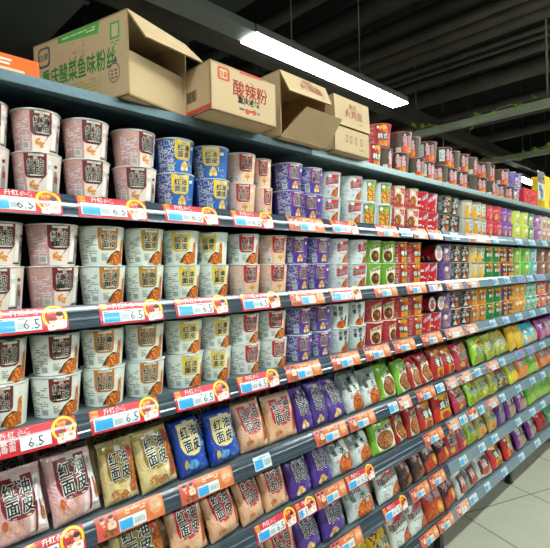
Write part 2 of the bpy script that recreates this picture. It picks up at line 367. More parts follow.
CUPS = {  # code: (body, art, lid, description, wide tub?)
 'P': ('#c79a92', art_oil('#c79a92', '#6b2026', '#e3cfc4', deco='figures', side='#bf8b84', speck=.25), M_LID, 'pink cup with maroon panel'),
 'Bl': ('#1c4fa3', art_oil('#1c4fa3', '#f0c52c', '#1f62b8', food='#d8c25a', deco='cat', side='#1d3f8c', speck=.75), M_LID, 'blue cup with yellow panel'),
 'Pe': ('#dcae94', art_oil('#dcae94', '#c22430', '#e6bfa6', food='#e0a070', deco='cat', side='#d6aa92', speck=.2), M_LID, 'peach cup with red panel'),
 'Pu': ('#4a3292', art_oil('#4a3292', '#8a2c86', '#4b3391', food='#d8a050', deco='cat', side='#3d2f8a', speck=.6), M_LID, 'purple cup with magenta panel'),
 'Wm': ('#d8dcd4', art_oil('#d8dcd4', '#6a2322', '#dcdcd2', speck=.25), M_LID, 'white cup with maroon panel'),
 'Wo': ('#d5dbd4', art_oil('#d5dbd4', '#b7772c', '#d8dad0', speck=.25), M_LID, 'white cup with orange-brown panel'),
 'Wk': ('#d3d9d0', art_oil('#d3d9d0', '#b0892a', '#d6d9cd', speck=.3), M_LID, 'white cup with ochre panel'),
 'Wy': ('#d3dad2', art_oil('#d3dad2', '#e6c52a', '#d6dacf', speck=.3), M_LID, 'white cup with yellow panel'),
 'Wr': ('#d3dad4', art_oil('#d3dad4', '#c6222e', '#d6dad2', speck=.3), M_LID, 'white cup with red panel'),
 'Sr': ('#d5dadb', art_xiaomian(), M_LID, 'white cup with red band and noodles'),
 'Gn': ('#cfd6d4', art_salad(), M_LID, 'cup picturing yellow noodles with greens'),
 'Rp': ('#d8c8b4', art_redbowl(), M_LIDO, 'red and cream cup picturing a bowl'),
 'Rb': ('#c8202a', art_redslant(), M_LIDK, 'red cup with slanting blue lettering'),
 'Bk': ('#2b302f', art_black(), M_LIDK, 'black cup with pink lettering'),
 'Bk2': ('#2b302f', art_black('酱香', '#b9602a', '#8a9494', '#c8c4c4'), M_LIDK, 'black cup with grey lettering'),
 'Bk3': ('#332826', art_black('火锅', '#d0742a', '#a06030', '#cfc6c0'), M_LIDO, 'dark brown cup with white lettering'),
 'Bk4': ('#2c2624', art_black('麻辣', '#d0622a', '#7a6a60', '#d8a0a4'), M_LID, 'black cup with pale pink lettering'),
 'Yc': ('#b9b6a2', art_yellow(), M_LIDO, 'cream cup with orange-yellow square'),
 'Yc2': ('#b9b6a2', art_yellow('#eeb01e', '#8a7c50', '骨汤'), M_LIDO, 'cream cup with bright yellow square'),
 'Rd': ('#c22638', art_tub('#c22638', '#e0808a'), M_LIDR, 'red tub with red lid'),
 'Pp': ('#7c3c94', art_tub('#7c3c94', '#b48cc4'), M_LIDP, 'purple tub with purple lid'),
 'Li': ('#c8d42e', art_pale('#c8d42e', '#e6d8c8', '#b9788c'), M_LID, 'lime yellow cup'),
 'Gr': ('#2f7c44', art_pale('#2f7c44', '#b8cfa8', '#d9c27a'), M_LID, 'dark green cup with pale print'),
 'Ma': ('#9c4aa8', art_pale('#9c4aa8', '#d8c4d8', '#7a5a98'), M_LID, 'magenta and lilac cup'),
 'Wp': ('#d2b6a4', art_pale('#d2b6a4', '#b82a34', '#8a6a58'), M_LID, 'beige cup with red print'),
 'GL': ('#76ab2c', art_bowl('#76ab2c'), M_LID, 'green cup picturing a brown bowl'),
 'RL': ('#b4202a', art_bowl('#b4202a', '#8a4a22', '#e4d2b0', '#4c2c18'), M_LID, 'dark red cup picturing a noodle bowl'),
 'RY': ('#c0202c', art_box('#c0202c'), M_LIDO, 'red and yellow cup with black box lettering'),
 'OY': ('#d8801e', art_box('#d8801e', txt='番茄'), M_LIDO, 'orange cup with black box lettering'),
 'GY': ('#1f8a3c', art_box('#1f8a3c', low='#2c8a44', txt='鲜虾'), M_LIDO, 'green cup with yellow top picture'),
 'PY': ('#6a2a58', art_box('#6a2a58', txt='牛肉'), M_LIDO, 'plum cup with yellow top picture'),
 'Vi': ('#5b2f86', art_pale('#5b2f86', '#d8a040', '#8a6cae'), M_LIDK, 'violet cup with gold picture'),
 'GLm': ('#6fc02e', art_pale('#6fc02e', '#b3dc74', '#c98a6a'), M_LID, 'bright lime green cup'),
 'Cy': ('#49b4cc', art_pale('#49b4cc', '#d6ecec', '#d8b088'), M_LID, 'cyan cup with cream picture'),
 'Br': ('#8a5a3c', art_pale('#8a5a3c', '#e0cbb4', '#4a5a9a'), M_LIDO, 'brown cup with cream picture'),
 'Or': ('#e2951c', art_pale('#e2951c', '#f0c860', '#b9602a'), M_LIDO, 'plain orange cup'),
 'Te': ('#2fae9e', art_pale('#2fae9e', '#c8e6dc', '#4a8a6a'), M_LID, 'teal cup with pale print'),
 'Rs': ('#c8362c', art_pale('#c8362c', '#e8cdb8', '#e0903a'), M_LID, 'scarlet cup with cream print'),
 'Wn': ('#cdd4d2', None, M_LID, 'white-grey cup with black lettering'),
 'Ra': ('#4b3d27', art_ramen(), M_LIDR, 'dark ramen cup'),
 'Rw': ('#4b3d27', art_ramen(True), M_LIDR, 'dark ramen cup with long white label'),
 'Rr': ('#c8283a', art_box('#c8283a', '#e8b030', '#e09030', '韩式'), M_LIDR, 'red ramen cup'),
 'Rv': ('#5c4a9a', art_pale('#5c4a9a', '#d8d4e4', '#e0a040'), M_LID, 'lilac ramen cup'),
}
def art_ranmian():
    a = Art(); a.rect(-.085, .001, -.022, .09, '#b9c4c4', (.4, 0)); a.lines(-.075, .012, -.03, .08, 9, '#98a4a4', .6)
    for ch, u, v, s in (('巴', -.014, .072, .018), ('蜀', -.014, .054, .018), ('燃', .010, .074, .02), ('水', .012, .054, .02), ('面', .014, .036, .014)): a.text(ch, u, v, s, '#22282a', .025)
    a.ell(.016, .014, .026, .016, '#cf6f2a', (0, 1), .3); a.poly([(.026, .02), (.04, .03), (.044, .05), (.034, .046)], '#4a2a20'); return a
CUPS['Wn'] = ('#cdd4d2', art_ranmian(), M_LID, 'white-grey cup with black lettering')
_cm = {}
def cup_get(code):
    if code not in _cm:
        b, a, l, d = CUPS[code]; _cm[code] = cup_meshes(b, a, l)
    return _cm[code]
def put_cup(code, loc, k=1.0, rz=0.0, rx=0.0, ry=0.0, hz=1.0):
    body, lid = cup_get(code); t = empty('noodle_cup', loc, (rx, ry, rz)); t.scale = (k, k, hz)
    link('cup_body', body, t); link('lid', lid, t); return t
ORD = ['first', 'second', 'third', 'fourth', 'fifth', 'sixth', 'seventh', 'eighth', 'ninth', 'tenth', 'eleventh', 'twelfth', 'thirteenth']
# ---------------------------------------------------------------- shelving
LB = [.407, .136, -.115, -.362, -.611, -.828, -1.04, -1.283]        # lower edge of each front rail, from the eye
LB = [ZC+z for z in LB]; LH = [.024]+[.0515]*7
TOP = [b+h-.004 for b, h in zip(LB, LH)]; TOP[0] = LB[0]+.024
J0 = .2588; NB = 6                                                    # bay joints at J0+k
DEPTH = .46
SH = ['top display shelf', 'upper cup shelf', 'middle cup shelf', 'lower cup shelf', 'highest packet shelf', 'second packet shelf', 'third packet shelf', 'bottom packet shelf']
BAYN = ['far left bay', 'nearest bay', 'second bay', 'third bay', 'fourth bay', 'farthest bay']
RA = .1226; TH0 = math.radians(8); TH1 = math.radians(34)
def rail_map(zb):
    z0 = zb-RA*math.sin(TH0)
    def fm(v, off):
        th = TH0+v/RA; return (-(RA+off)*math.cos(th)+RA-.009, z0+(RA+off)*math.sin(th))
    return fm
ARC = RA*(TH1-TH0)
def rail_mesh(L):
    fm = rail_map(0); P = []
    n = 14
    for i in range(n+1):
        v = ARC*i/n; off = -.0018 if i in (4, 9) else 0
        P.append(fm(v, off))
    yb, zt = P[-1]; P += [(yb+.004, zt-.001), (yb+.004, zt-.006), (.022, zt-.008), (.022, .012), (.004, .0)]
    bm = bmesh.new(); A = [bm.verts.new((0, y, z)) for y, z in P]; B = [bm.verts.new((L, y, z)) for y, z in P]
    for i in range(len(P)): j = (i+1) % len(P); bm.faces.new((A[i], B[i], B[j], A[j]))
    bm.faces.new(A[::-1]); bm.faces.new(B); bmesh.ops.recalc_face_normals(bm, faces=bm.faces[:])
    return bm_mesh('price_rail', bm)
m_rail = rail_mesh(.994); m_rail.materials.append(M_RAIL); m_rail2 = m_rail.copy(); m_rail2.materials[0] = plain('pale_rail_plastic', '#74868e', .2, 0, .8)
bm = bmesh.new(); add_box(bm, .002, .996, .024, DEPTH-.02, -.016, 0); m_board = bm_mesh('board', bm, bev=.0015); m_board.materials.append(M_BOARD)
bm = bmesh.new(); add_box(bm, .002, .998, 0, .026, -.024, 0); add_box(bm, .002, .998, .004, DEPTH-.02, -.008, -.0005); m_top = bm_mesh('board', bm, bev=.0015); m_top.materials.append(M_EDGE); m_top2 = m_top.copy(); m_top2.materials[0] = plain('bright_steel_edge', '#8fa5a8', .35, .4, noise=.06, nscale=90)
bm = bmesh.new(); add_box(bm, 0, .003, .30, DEPTH-.022, -.06, -.017); m_br = bm_mesh('bracket', bm); m_br.materials.append(M_POST)
bm = bmesh.new(); add_box(bm, .012, .985, .001, .02, -.0015, 0)
for k in range(NB):
    x0 = J0-1+k
    for s in range(8):
        t = empty('shelf', (x0, 0, TOP[s]))
        if s == 0: link('board', m_top if k < 2 else m_top2, t)
        else:
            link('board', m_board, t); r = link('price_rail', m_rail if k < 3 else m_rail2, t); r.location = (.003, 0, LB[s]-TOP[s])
        for bx in (.006, .991):
            b = link('bracket', m_br, t); b.location = (bx, 0, 0 if s else .006)
        tag(t, ('pale steel %s without price rail, %s from the left' if s == 0 else 'steel shelf board with grey price rail, %s, %s from the left') % (SH[s], BAYN[k]), 'shelf', 'gondola shelf boards')
bm.free()
m_bk = boxmesh('back_panel', .002, .998, DEPTH, DEPTH+.012, 0, LB[0]+.01); m_bk.materials.append(M_BACK)
m_post = boxmesh('upright_post', -.015, .015, DEPTH-.016, DEPTH-.001, .0, LB[0]+.012); m_post.materials.append(M_POST)
for k in range(NB):
    o = link('back_panel', m_bk); o.location = (J0-1+k, 0, 0); tag(o, 'back panel of the shelving, shade in its colour, ' + BAYN[k] + ' from the left', 'panel', 'gondola back panels')
for k in range(NB+1):
    o = empty('gondola_upright', (J0-1+k, 0, 0)); link('post', m_post, o)
    b2 = bmesh.new(); add_box(b2, -.022, .022, .045, DEPTH-.02, .075, .125); link('foot_beam', bm_mesh('foot_beam', b2, bev=.002), o, M_POST)
    b2 = bmesh.new(); add_box(b2, -.02, .02, .05, .085, .006, .075); f = link('front_foot', bm_mesh('front_foot', b2, bev=.002), o, M_POST)
    b2 = bmesh.new(); add_tube(b2, (0, .068, 0), (0, .068, .006), .026, 16); link('foot_pad', bm_mesh('foot_pad', b2), f, M_POST)
    tag(o, 'dark steel upright with foot under the shelves, %s joint between bays from the left' % ORD[k], 'upright', 'gondola uprights')
# ---------------------------------------------------------------- cups on the three cup shelves
YC = .0725
ROWS = {
 1: [(-46, 'P'), (8, 'P'), (60, 'P'), (108, 'P'), (155, 'P'), (193, 'Bl'), (228, 'Bl'), (255, 'Pe'), (271, 'Pe'), (302, 'Pu'), (322, 'Pu'), (340.6, 'Sr'), (362, 'Sr'), (376.5, 'Gn'), (392, 'Gn'), (404.7, 'Rp'), (418.4, 'Rp'),
     (428, 'Rb'), (437.5, 'Rb'), (450.7, 'Bk'), (459, 'Bk2'), (472, 'Yc'), (481, 'Yc'), (486, 'Yc'), (492.5, 'Rd'), (501, 'Rd'), (507, 'Pp'), (512, 'Pp'), (520, 'Li'), (528, 'Li'), (534, 'Gr'), (541, 'Ma'), (547, 'Wp'), (552, 'Wp'), (556.5, 'Wp'), (561, 'Wp'), (565, 'Gr'), (569, 'Gr')],
 2: [(-32, 'P'), (23, 'P'), (77, 'P'), (124, 'Wo'), (163, 'Wk'), (199, 'Wy'), (228, 'Wy'), (259, 'Wr', 'Pe'), (286, 'Pe'), (308, 'Pu'), (329, 'Pu'), (348, 'Sr'), (367, 'Sr'), (381, 'GL'), (395, 'GL'), (407, 'RY'), (421, 'RY'),
     (429, None, 'Rb'), (437, None, 'Rb'), (451, 'Vi'), (460, 'Bk3'), (469, 'Bk3'), (477, 'Yc2'), (485, 'Yc2'), (493, 'GY'), (500, 'GY'), (507, 'PY'), (513.5, 'PY'), (521.5, 'GLm'), (530, 'GLm'), (537, 'Cy'), (545, 'Br'), (552, 'Br'), (557, 'Br'), (561.5, 'Cy'), (566, 'Cy'), (570, 'Cy')],
 3: [(-26, 'Wm'), (27, 'Wm'), (80, 'Wm'), (124, 'Wo'), (164, 'Wo'), (202, 'Wy'), (230, 'Wy'), (259, 'Wr'), (286, 'Wr'), (311, 'Pu'), (330, 'Pu'), (349, 'Wn'), (365, 'Wn'), (382.5, 'RL'), (396, 'RL'), (409, 'RY'), (422.6, 'RY'),
     (431, None, 'Rb'), (441, None, 'Rb'), (451, 'Vi'), (461, 'Bk4'), (471, 'Bk4'), (478, 'OY'), (486, 'OY'), (494, 'GY'), (501.5, 'GY'), (507.5, 'PY'), (513.5, 'PY'), (519.5, 'Or'), (525.5, 'Or'), (531, 'Te'), (536.5, 'Te'), (541.5, 'Rs'), (546.5, 'Rs'), (552, 'Br'), (557, 'Br'), (561.5, 'Te'), (566, 'Te'), (570, 'Te')],
}
YAW = {(1, 1): .35, (1, 2): .25, (1, 3): .35, (1, 4): .75, (1, 5): .55, (1, 6): .1, (1, 7): .5, (2, 1): .3, (2, 2): .3, (2, 3): .35, (2, 4): .4, (2, 5): .1, (2, 6): -.15, (3, 2): .25, (3, 3): .1, (3, 4): .2, (3, 5): .35}
rnd = random.Random(11)
def facing(t): return -math.atan2(t, YC+CD)      # yaw that turns the print to the eye
def fit(pxs, yc, z):
    # widest cup that fits between the previous cup and its own right outline
    ts, ks = [], []
    for i, px in enumerate(pxs):
        k = .985
        while True:
            t = t_right(px, yc, z, RT*.985*k); rr = (RT+.0022)*k
            edge = ts[-1]+(RT+.0022)*ks[-1]+.0032 if ts else -9
            if t-rr >= edge or k < .6: break
            k -= .015
        ts.append(max(t, edge+rr)); ks.append(k)
    return ts, ks
for s, row in ROWS.items():
    zt = TOP[s]; ts, ks = fit([e[0] for e in row], YC, zt+H*1.6)
    cnt = {}
    for i, e in enumerate(row):
        for tier in (0, 1):
            code = (e[2] if len(e) > 2 else e[1]) if tier == 0 else e[1]
            if code is None: continue
            vis = e[0] > 3; cnt[(code, tier)] = cnt.get((code, tier), 0)+(1 if vis else 0)
            base = .42*facing(ts[i])
            yaw = base+rnd.uniform(-.28, .28)
            if (s, i) in YAW and tier: yaw = facing(ts[i])+YAW[(s, i)]
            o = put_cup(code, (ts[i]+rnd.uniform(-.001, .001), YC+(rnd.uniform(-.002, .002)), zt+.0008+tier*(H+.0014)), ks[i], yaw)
            same = [q for q in row if ((q[2] if len(q) > 2 else q[1]) if tier == 0 else q[1]) == code]
            nth = cnt[(code, tier)]
            pos = 'out of view at left, ' if not vis else '' if len(same) == 1 else (ORD[nth-1]+' from left, ')
            tag(o, '%s, %s%s layer, %s' % (CUPS[code][3], pos, 'upper' if tier else 'lower', SH[s]), 'cup', CUPS[code][3].replace('cup', 'cups', 1).replace('tub', 'tubs', 1))
# fallen tubs lying on the lower layer, lids towards the aisle
def lid_print(col1, col2):
    a = Art(); a.ell(0, 0, .05, .05, '#d8d8d2', n=28); a.ell(0, -.012, .036, .028, col1, (0, .4)); a.ell(0, .022, .028, .014, col2); a.scrib(-.03, -.03, .03, .03, 16, '#c0333a', .004)
    return build_surface('lid_print', [], [], [], a, lambda u, v, o: (u, v, .0932+o), M_CUP, .0002, .0003, 0, 0, False)
for s, px, py, c1, c2, lab in ((2, 2.262, 249, '#dca6a4', '#b9c0bc', 'fallen red tub lying sideways with pale lid, middle cup shelf'),
                          (3, 2.178, 301, '#b4412f', '#6f7f8c', 'fallen red tub lying sideways with dark orange-red lid, lower cup shelf'),
                          (3, 2.272, 305, '#dcb0ac', '#aab2b0', 'fallen red tub lying sideways with pale pink lid, lower cup shelf')):
    zz = TOP[s]+H+.004; k = .76 if s == 2 else .66
    o = put_cup('Rb', (px, .03+H, zz+(RT+.003)*k), k, 0, math.pi/2)
    link('lid_print', lid_print(c1, c2), o); tag(o, lab, 'cup', 'fallen red tubs')
# ---------------------------------------------------------------- ramen stacks on the top shelf (right outline px, layer, code)
TOPS = [(381, 0, 'Rr'), (392.5, 0, 'Ra'), (409, 0, 'Ra'), (425, 0, 'Ra'), (434.5, 0, 'Rw'), (448, 0, 'Ra'), (457.5, 0, 'Ra'), (468, 0, 'Ra'), (478, 0, 'Ra'), (487, 0, 'Rw'), (497, 0, 'Ra'), (507, 0, 'Ra'), (514.5, 0, 'Ra'), (519.5, 0, 'Rv')]
UPS = [(391, 'Rr'), (412, 'Ra'), (421, 'Ra'), (437, 'Rw'), (452, 'Rw'), (460, 'Ra'), (469, 'Ra'), (477.5, 'Ra'), (491, 'Ra'), (495, 'Ra'), (509, 'Ra'), (516, 'Rv'), (522, 'Rv')]
last_edge = 0
for tier, L in ((0, [(p, c) for p, _, c in TOPS]), (1, UPS)):
    z = TOP[0]+tier*(H*1.06+.0015); ts, ks = fit([p for p, _ in L], .075, z+H*.6); c = {}; last_edge = max(last_edge, ts[-1]+ks[-1]*(RT+.003))
    for i, (p, code) in enumerate(L):
        c[code] = c.get(code, 0)+1; tot = sum(q[1] == code for q in L)
        o = put_cup(code, (ts[i], .075, z), ks[i], [.55*facing(ts[i])+rnd.uniform(-.3, .3), facing(ts[i])+rnd.uniform(.5, 1.3), facing(ts[i])+rnd.uniform(-.5, .4)][i % 3], hz=1.06)
        tag(o, '%s, %s%s layer, top display shelf' % (CUPS[code][3], '' if tot == 1 else ORD[c[code]-1]+' from left, ', 'upper' if tier else 'lower'), 'cup', CUPS[code][3].replace('cup', 'cups', 1)+' on the top shelf')
# ---------------------------------------------------------------- packets
BW, BH, BT = .15, .175, .056
def bag_fn(seed):
    q = random.Random(seed); slump = q.uniform(-.012, .022); ph = [q.uniform(0, 6.28) for _ in range(8)]; fr = [q.uniform(35, 70) for _ in range(4)]
    def prof(u, v):
        a = abs(2*u/BW); b = v/BH
        e = max(0, 1-a**2.6)**.55*max(0, 1-abs(2*b-1)**5.5)**.6*(1-.22*(b-.42)**2*4)
        w = .0016*math.sin(u*fr[0]+v*fr[1]+ph[0])+.0012*math.sin(u*fr[2]*1.6-v*fr[3]+ph[1])
        sl = (math.sin(u*150+ph[2])*.0022+math.sin(u*67+ph[5]+v*20)*.0022)*(max(0, abs(2*b-1)-.5)*2)**1.5
        return BT/2*e+(w+sl)*min(1, e*1.6)
    def pos(u, v, off, side=-1):
        b = v/BH; wv = 1-.05*math.sin(math.pi*min(1, max(0, b)))+.012*math.sin(v*60+ph[3])
        y = side*(prof(u, v)+off); sway = .003*math.sin(v*30+ph[4])
        return (u*wv+sway*.5, y+sway*min(1, max(0, b*10-1))+slump*b*b*b, v)
    return pos
def bag_meshes(body, art, seed, seal):
    pos = bag_fn(seed); nu, nv = 26, 30; v0, v1 = 0, BH*.93; V = []; Fc = []
    for side in (-1, 1):
        for j in range(nv+1):
            for i in range(nu+1): V.append(pos(-BW/2+BW*i/nu, v0+(v1-v0)*j/nv, .0006, side))
    N = (nu+1)*(nv+1)
    for j in range(nv):
        for i in range(nu):
            a = j*(nu+1)+i; Fc.append((a, a+1, a+nu+2, a+nu+1)); Fc.append((N+a, N+a+nu+1, N+a+nu+2, N+a+1))
    for j in range(nv):
        a = j*(nu+1); Fc.append((a, a+nu+1, N+a+nu+1, N+a)); a += nu; Fc.append((a, N+a, N+a+nu+1, a+nu+1))
    for i in range(nu): Fc.append((i, N+i, N+i+1, i+1)); a = nv*(nu+1)+i; Fc.append((a, a+1, N+a+1, N+a))
    c = lin(body)
    pouch = build_surface('pouch', V, Fc, [c]*len(Fc), art, lambda u, v, o: pos(u, v, o), M_BAG, .00018, .0011, BW/26, (v1-v0)/nv)
    V = []; Fc = []; n = 48
    for side in (-1, 1):
        for j in range(4):
            for i in range(n+1):
                u = -BW/2+BW*i/n; v = BH*.925+BH*.075*j/3; x, y, z = pos(u, v, 0, side); f = j/3
                V.append((x, y*(1-f)+side*.0006+.0008*math.sin(i*1.9)*f, z+(.0012*(i % 2) if j == 3 else 0)))
    N = 4*(n+1)
    for j in range(3):
        for i in range(n):
            a = j*(n+1)+i; Fc.append((a, a+1, a+n+2, a+n+1)); Fc.append((N+a, N+a+n+1, N+a+n+2, N+a+1))
    for i in range(n): a = 3*(n+1)+i; Fc.append((a, a+1, N+a+1, N+a))
    A = Art(); s = build_surface('top_seal', V, Fc, [lin(seal)]*len(Fc), A, None, M_BAG, 0, 0, 0, 0)
    return pouch, s
def bart_oil(body, panel, right, deco='figures', top=None, blob=None):
    a = Art()
    if right: a.poly([(.012, .004), (.072, .004), (.072, .16), (.03, .162), (.018, .08)], right)
    if top: a.rect(-.072, .145, .072, .164, top)
    a.poly([(-.054, .155), (-.056, .09), (-.050, .070), (-.038, .060), (-.01, .054), (.022, .056), (.038, .066), (.044, .085), (.043, .155)], blob or panel)
    a.rect(-.016, .146, .010, .160, '#cfc3b4'); a.poly([(.044, .128), (.064, .140), (.062, .148), (.046, .146)], '#e4e4dc')
    logo(a, -.005, .106, .0395, '#141a18', '#e6e6dc', .04, 1.0)
    a.lines(-.03, .0585, .022, .0635, 1, '#e6d8c8', .9)
    if deco == 'figures':
        a.poly([(.030, .03), (.062, .02), (.066, .10), (.052, .128), (.044, .10)], '#d9d8dc'); a.ell(.052, .130, .006, .008, '#a8a4a8'); a.poly([(.026, .012), (.034, .014), (.046, .085), (.038, .085)], '#7a2028'); a.ell(.058, .05, .009, .018, '#c27a3c', (0, .6)); a.rect(.052, .055, .058, .085, '#a83038')
        a.scrib(-.06, .02, -.005, .055, 22, '#d49a6a', .004); a.ell(-.052, .05, .008, .012, '#c9622c')
    elif deco == 'noodles':
        a.poly([(.030, .02), (.070, .02), (.071, .12), (.055, .135), (.042, .10), (.036, .05)], '#c5702a', (0, .9)); a.ell(.048, .135, .014, .018, '#c23a2a', (0, .5)); a.ell(-.035, .028, .022, .014, '#e0b47a', (0, .8)); a.ell(.0, .022, .018, .012, '#d8a060', (0, .8)); a.scrib(-.055, .01, .03, .045, 14, '#c98a3c', .004)
    elif deco == 'blue':
        a.ell(-.02, .030, .026, .013, '#5aa0d4'); a.ell(-.052, .035, .007, .014, '#d8b24a'); a.scrib(-.06, .012, .06, .05, 16, '#3c7cc4', .005); a.scrib(.04, .05, .068, .15, 14, '#6a9cd4', .006)
    elif deco == 'splash':
        a.poly([(.038, .02), (.07, .03), (.071, .10), (.058, .11), (.046, .06)], '#c5642c', (0, .8)); a.poly([(-.05, .018), (-.02, .03), (-.028, .04), (-.052, .036)], '#d08040', (0, .6)); a.scrib(-.05, .012, .04, .05, 24, '#d99a7a', .0035)
    elif deco == 'cat':
        a.ell(-.024, .028, .020, .016, '#dfae68', (0, .5)); a.ell(-.042, .020, .010, .009, '#e8cc96'); a.ell(-.006, .022, .010, .009, '#e8cc96'); a.scrib(.038, .03, .066, .13, 16, '#b8b23c', .005); a.scrib(.036, .02, .068, .15, 12, '#6f8fd0', .006)
    return a
def bart_ran():
    a = Art(); a.rect(-.072, .10, .072, .164, '#7f8b89'); a.poly([(-.064, .01), (.05, .01), (.05, .15), (.0, .140), (-.05, .10)], '#ccd3d0')
    a.poly([(.04, .03), (.072, .03), (.072, .14), (.05, .12)], '#d5883c', (0, .7)); a.ell(.016, .040, .056, .042, '#e47c24', (0, 1), .3)
    for ch, u, v, s, r in (('巴', -.045, .118, .024, .1), ('蜀', -.045, .094, .024, .1), ('燃', -.012, .132, .034, 0), ('水', .006, .100, .034, 0), ('面', .024, .072, .026, 0)): a.text(ch, u, v, s, '#1d2224', .03, r)
    a.lines(-.05, .05, -.02, .078, 4, '#c23a3a'); a.rect(.012, .058, .036, .082, '#4a241c') ; a.text('面', .024, .07, .022, '#e8ddd0', .02); return a
def bart_bowl(body, cream='#e4e0c0', food='#b4743a', top=None):
    a = Art(); a.poly([(-.05, .108), (-.02, .125), (.05, .138), (.062, .06), (.055, .01), (-.05, .01), (-.058, .05)], cream)
    a.ell(-.002, .058, .053, .045, '#59391f'); a.ell(-.002, .060, .047, .038, food, (0, 1)); a.ell(.008, .066, .018, .014, '#c08a4a', (0, .8)); a.ell(.03, .04, .018, .014, '#c0a05a', (0, .8))
    for i, ch in enumerate('老坛酸菜'): a.text(ch, -.03+.023*i, .112+.004*i, .022, '#3c3426', .03, .15)
    a.ell(-.045, .145, .010, .008, '#e4e4d8'); a.scrib(-.065, .13, .065, .16, 12, top or '#d8e4b8', .004); return a
def bart_box(acc, top='#e3a922', low='#e0a838', txt='香辣'):
    a = Art(); a.ell(.012, .135, .05, .024, top, (0, .5)); a.ell(.03, .118, .022, .016, '#d4682c', (0, .6)); a.rect(-.045, .01, .066, .06, low, (0, .7)); a.ell(0, .03, .03, .02, acc, (0, .5))
    a.rect(-.045, .064, .064, .112, '#2d3834')
    for i, ch in enumerate(txt): a.otext(ch, -.018+.054*i, .088, .046, '#e4e6da', '#26302c', 0, 1, .05, .03)
    a.ell(-.05, .14, .011, .010, '#e8e2d2'); return a
def bart_xm():
    a = Art(); a.rect(-.072, .13, .072, .164, '#8b9792'); a.poly([(-.066, .09), (.066, .104), (.06, .15), (.0, .145), (-.05, .118), (-.066, .12)], '#c3242f'); a.poly([(-.06, .12), (-.02, .15), (-.05, .155)], '#e2e2da')
    for i, ch in enumerate('重庆小面'): a.otext(ch, -.045+.03*i, .100+.004*i, .034, '#1c1e1e', '#dedfd8')
    a.lines(-.045, .066, .02, .08, 2, '#33383a'); a.poly([(-.01, .006), (.012, .05), (.04, .07), (.068, .074), (.068, .006)], '#cf7a30', (0, 1)); a.lines(-.055, .02, -.02, .045, 4, '#9aa09c'); return a
def bart_egg(acc='#c9442a'):
    a = Art(); a.scrib(-.06, .10, .06, .16, 40, '#c99aa0', .006); a.scrib(-.06, .10, .06, .16, 14, '#b3202a', .005); a.poly([(-.07, .004), (.07, .004), (.07, .06), (.03, .09), (-.03, .085), (-.07, .06)], acc, (0, .9))
    a.ell(.022, .056, .036, .036, '#2a1812'); a.ell(.022, .056, .031, .031, '#e08a2c', (0, .35)); a.ell(.022, .056, .012, .012, '#f0b448')
    for i, ch in enumerate('香辣'): a.otext(ch, -.03+.05*i, .118, .042, '#d4b4b4', '#4a2024')
    return a
def bart_spicy():
    a = Art(); a.scrib(-.06, .02, .06, .165, 60, '#6a2c2a', .006); a.otext('麻', -.02, .12, .045, '#d0a8a8', '#511c20'); a.otext('辣', .02, .085, .045, '#d0a8a8', '#511c20'); a.poly([(-.05, .01), (.07, .02), (.05, .055), (-.03, .05)], '#a86838', (0, .8)); a.ell(.03, .13, .02, .018, '#b02028'); return a
def bart_mix(c1, c2, c3, txt='鲜蔬'):
    a = Art(); a.scrib(-.06, .11, .06, .162, 26, c1, .009); a.scrib(-.06, .02, .06, .07, 30, c2, .009); a.ell(.02, .13, .03, .02, c3, (0, .5)); a.ell(-.03, .035, .02, .016, c3, (0, .5))
    for i, ch in enumerate(txt): a.otext(ch, -.026+.052*i, .086, .048, '#22302a', '#d9decf')
    return a
def bart_solid(light, blob, txt=None, fc='#e6e6dc'):
    a = Art(); a.poly([(-.06, .01), (.06, .01), (.055, .07), (-.055, .08)], blob, (0, .6)); a.scrib(-.05, .08, .05, .15, 14, light, .006)
    if txt:
        for i, ch in enumerate(txt): a.otext(ch, -.03+.06*i, .11, .048, fc, '#3a2c3c')
    return a
def bart_lean():
    a = Art(); a.rect(-.05, .03, .05, .13, '#3a2a28'); a.otext('辣', 0, .085, .06, '#d8cfc8', '#b02028'); a.ell(0, .04, .04, .02, '#c05a2c', (0, .9)); a.scrib(-.06, .01, .06, .16, 20, '#b0382e', .005); return a
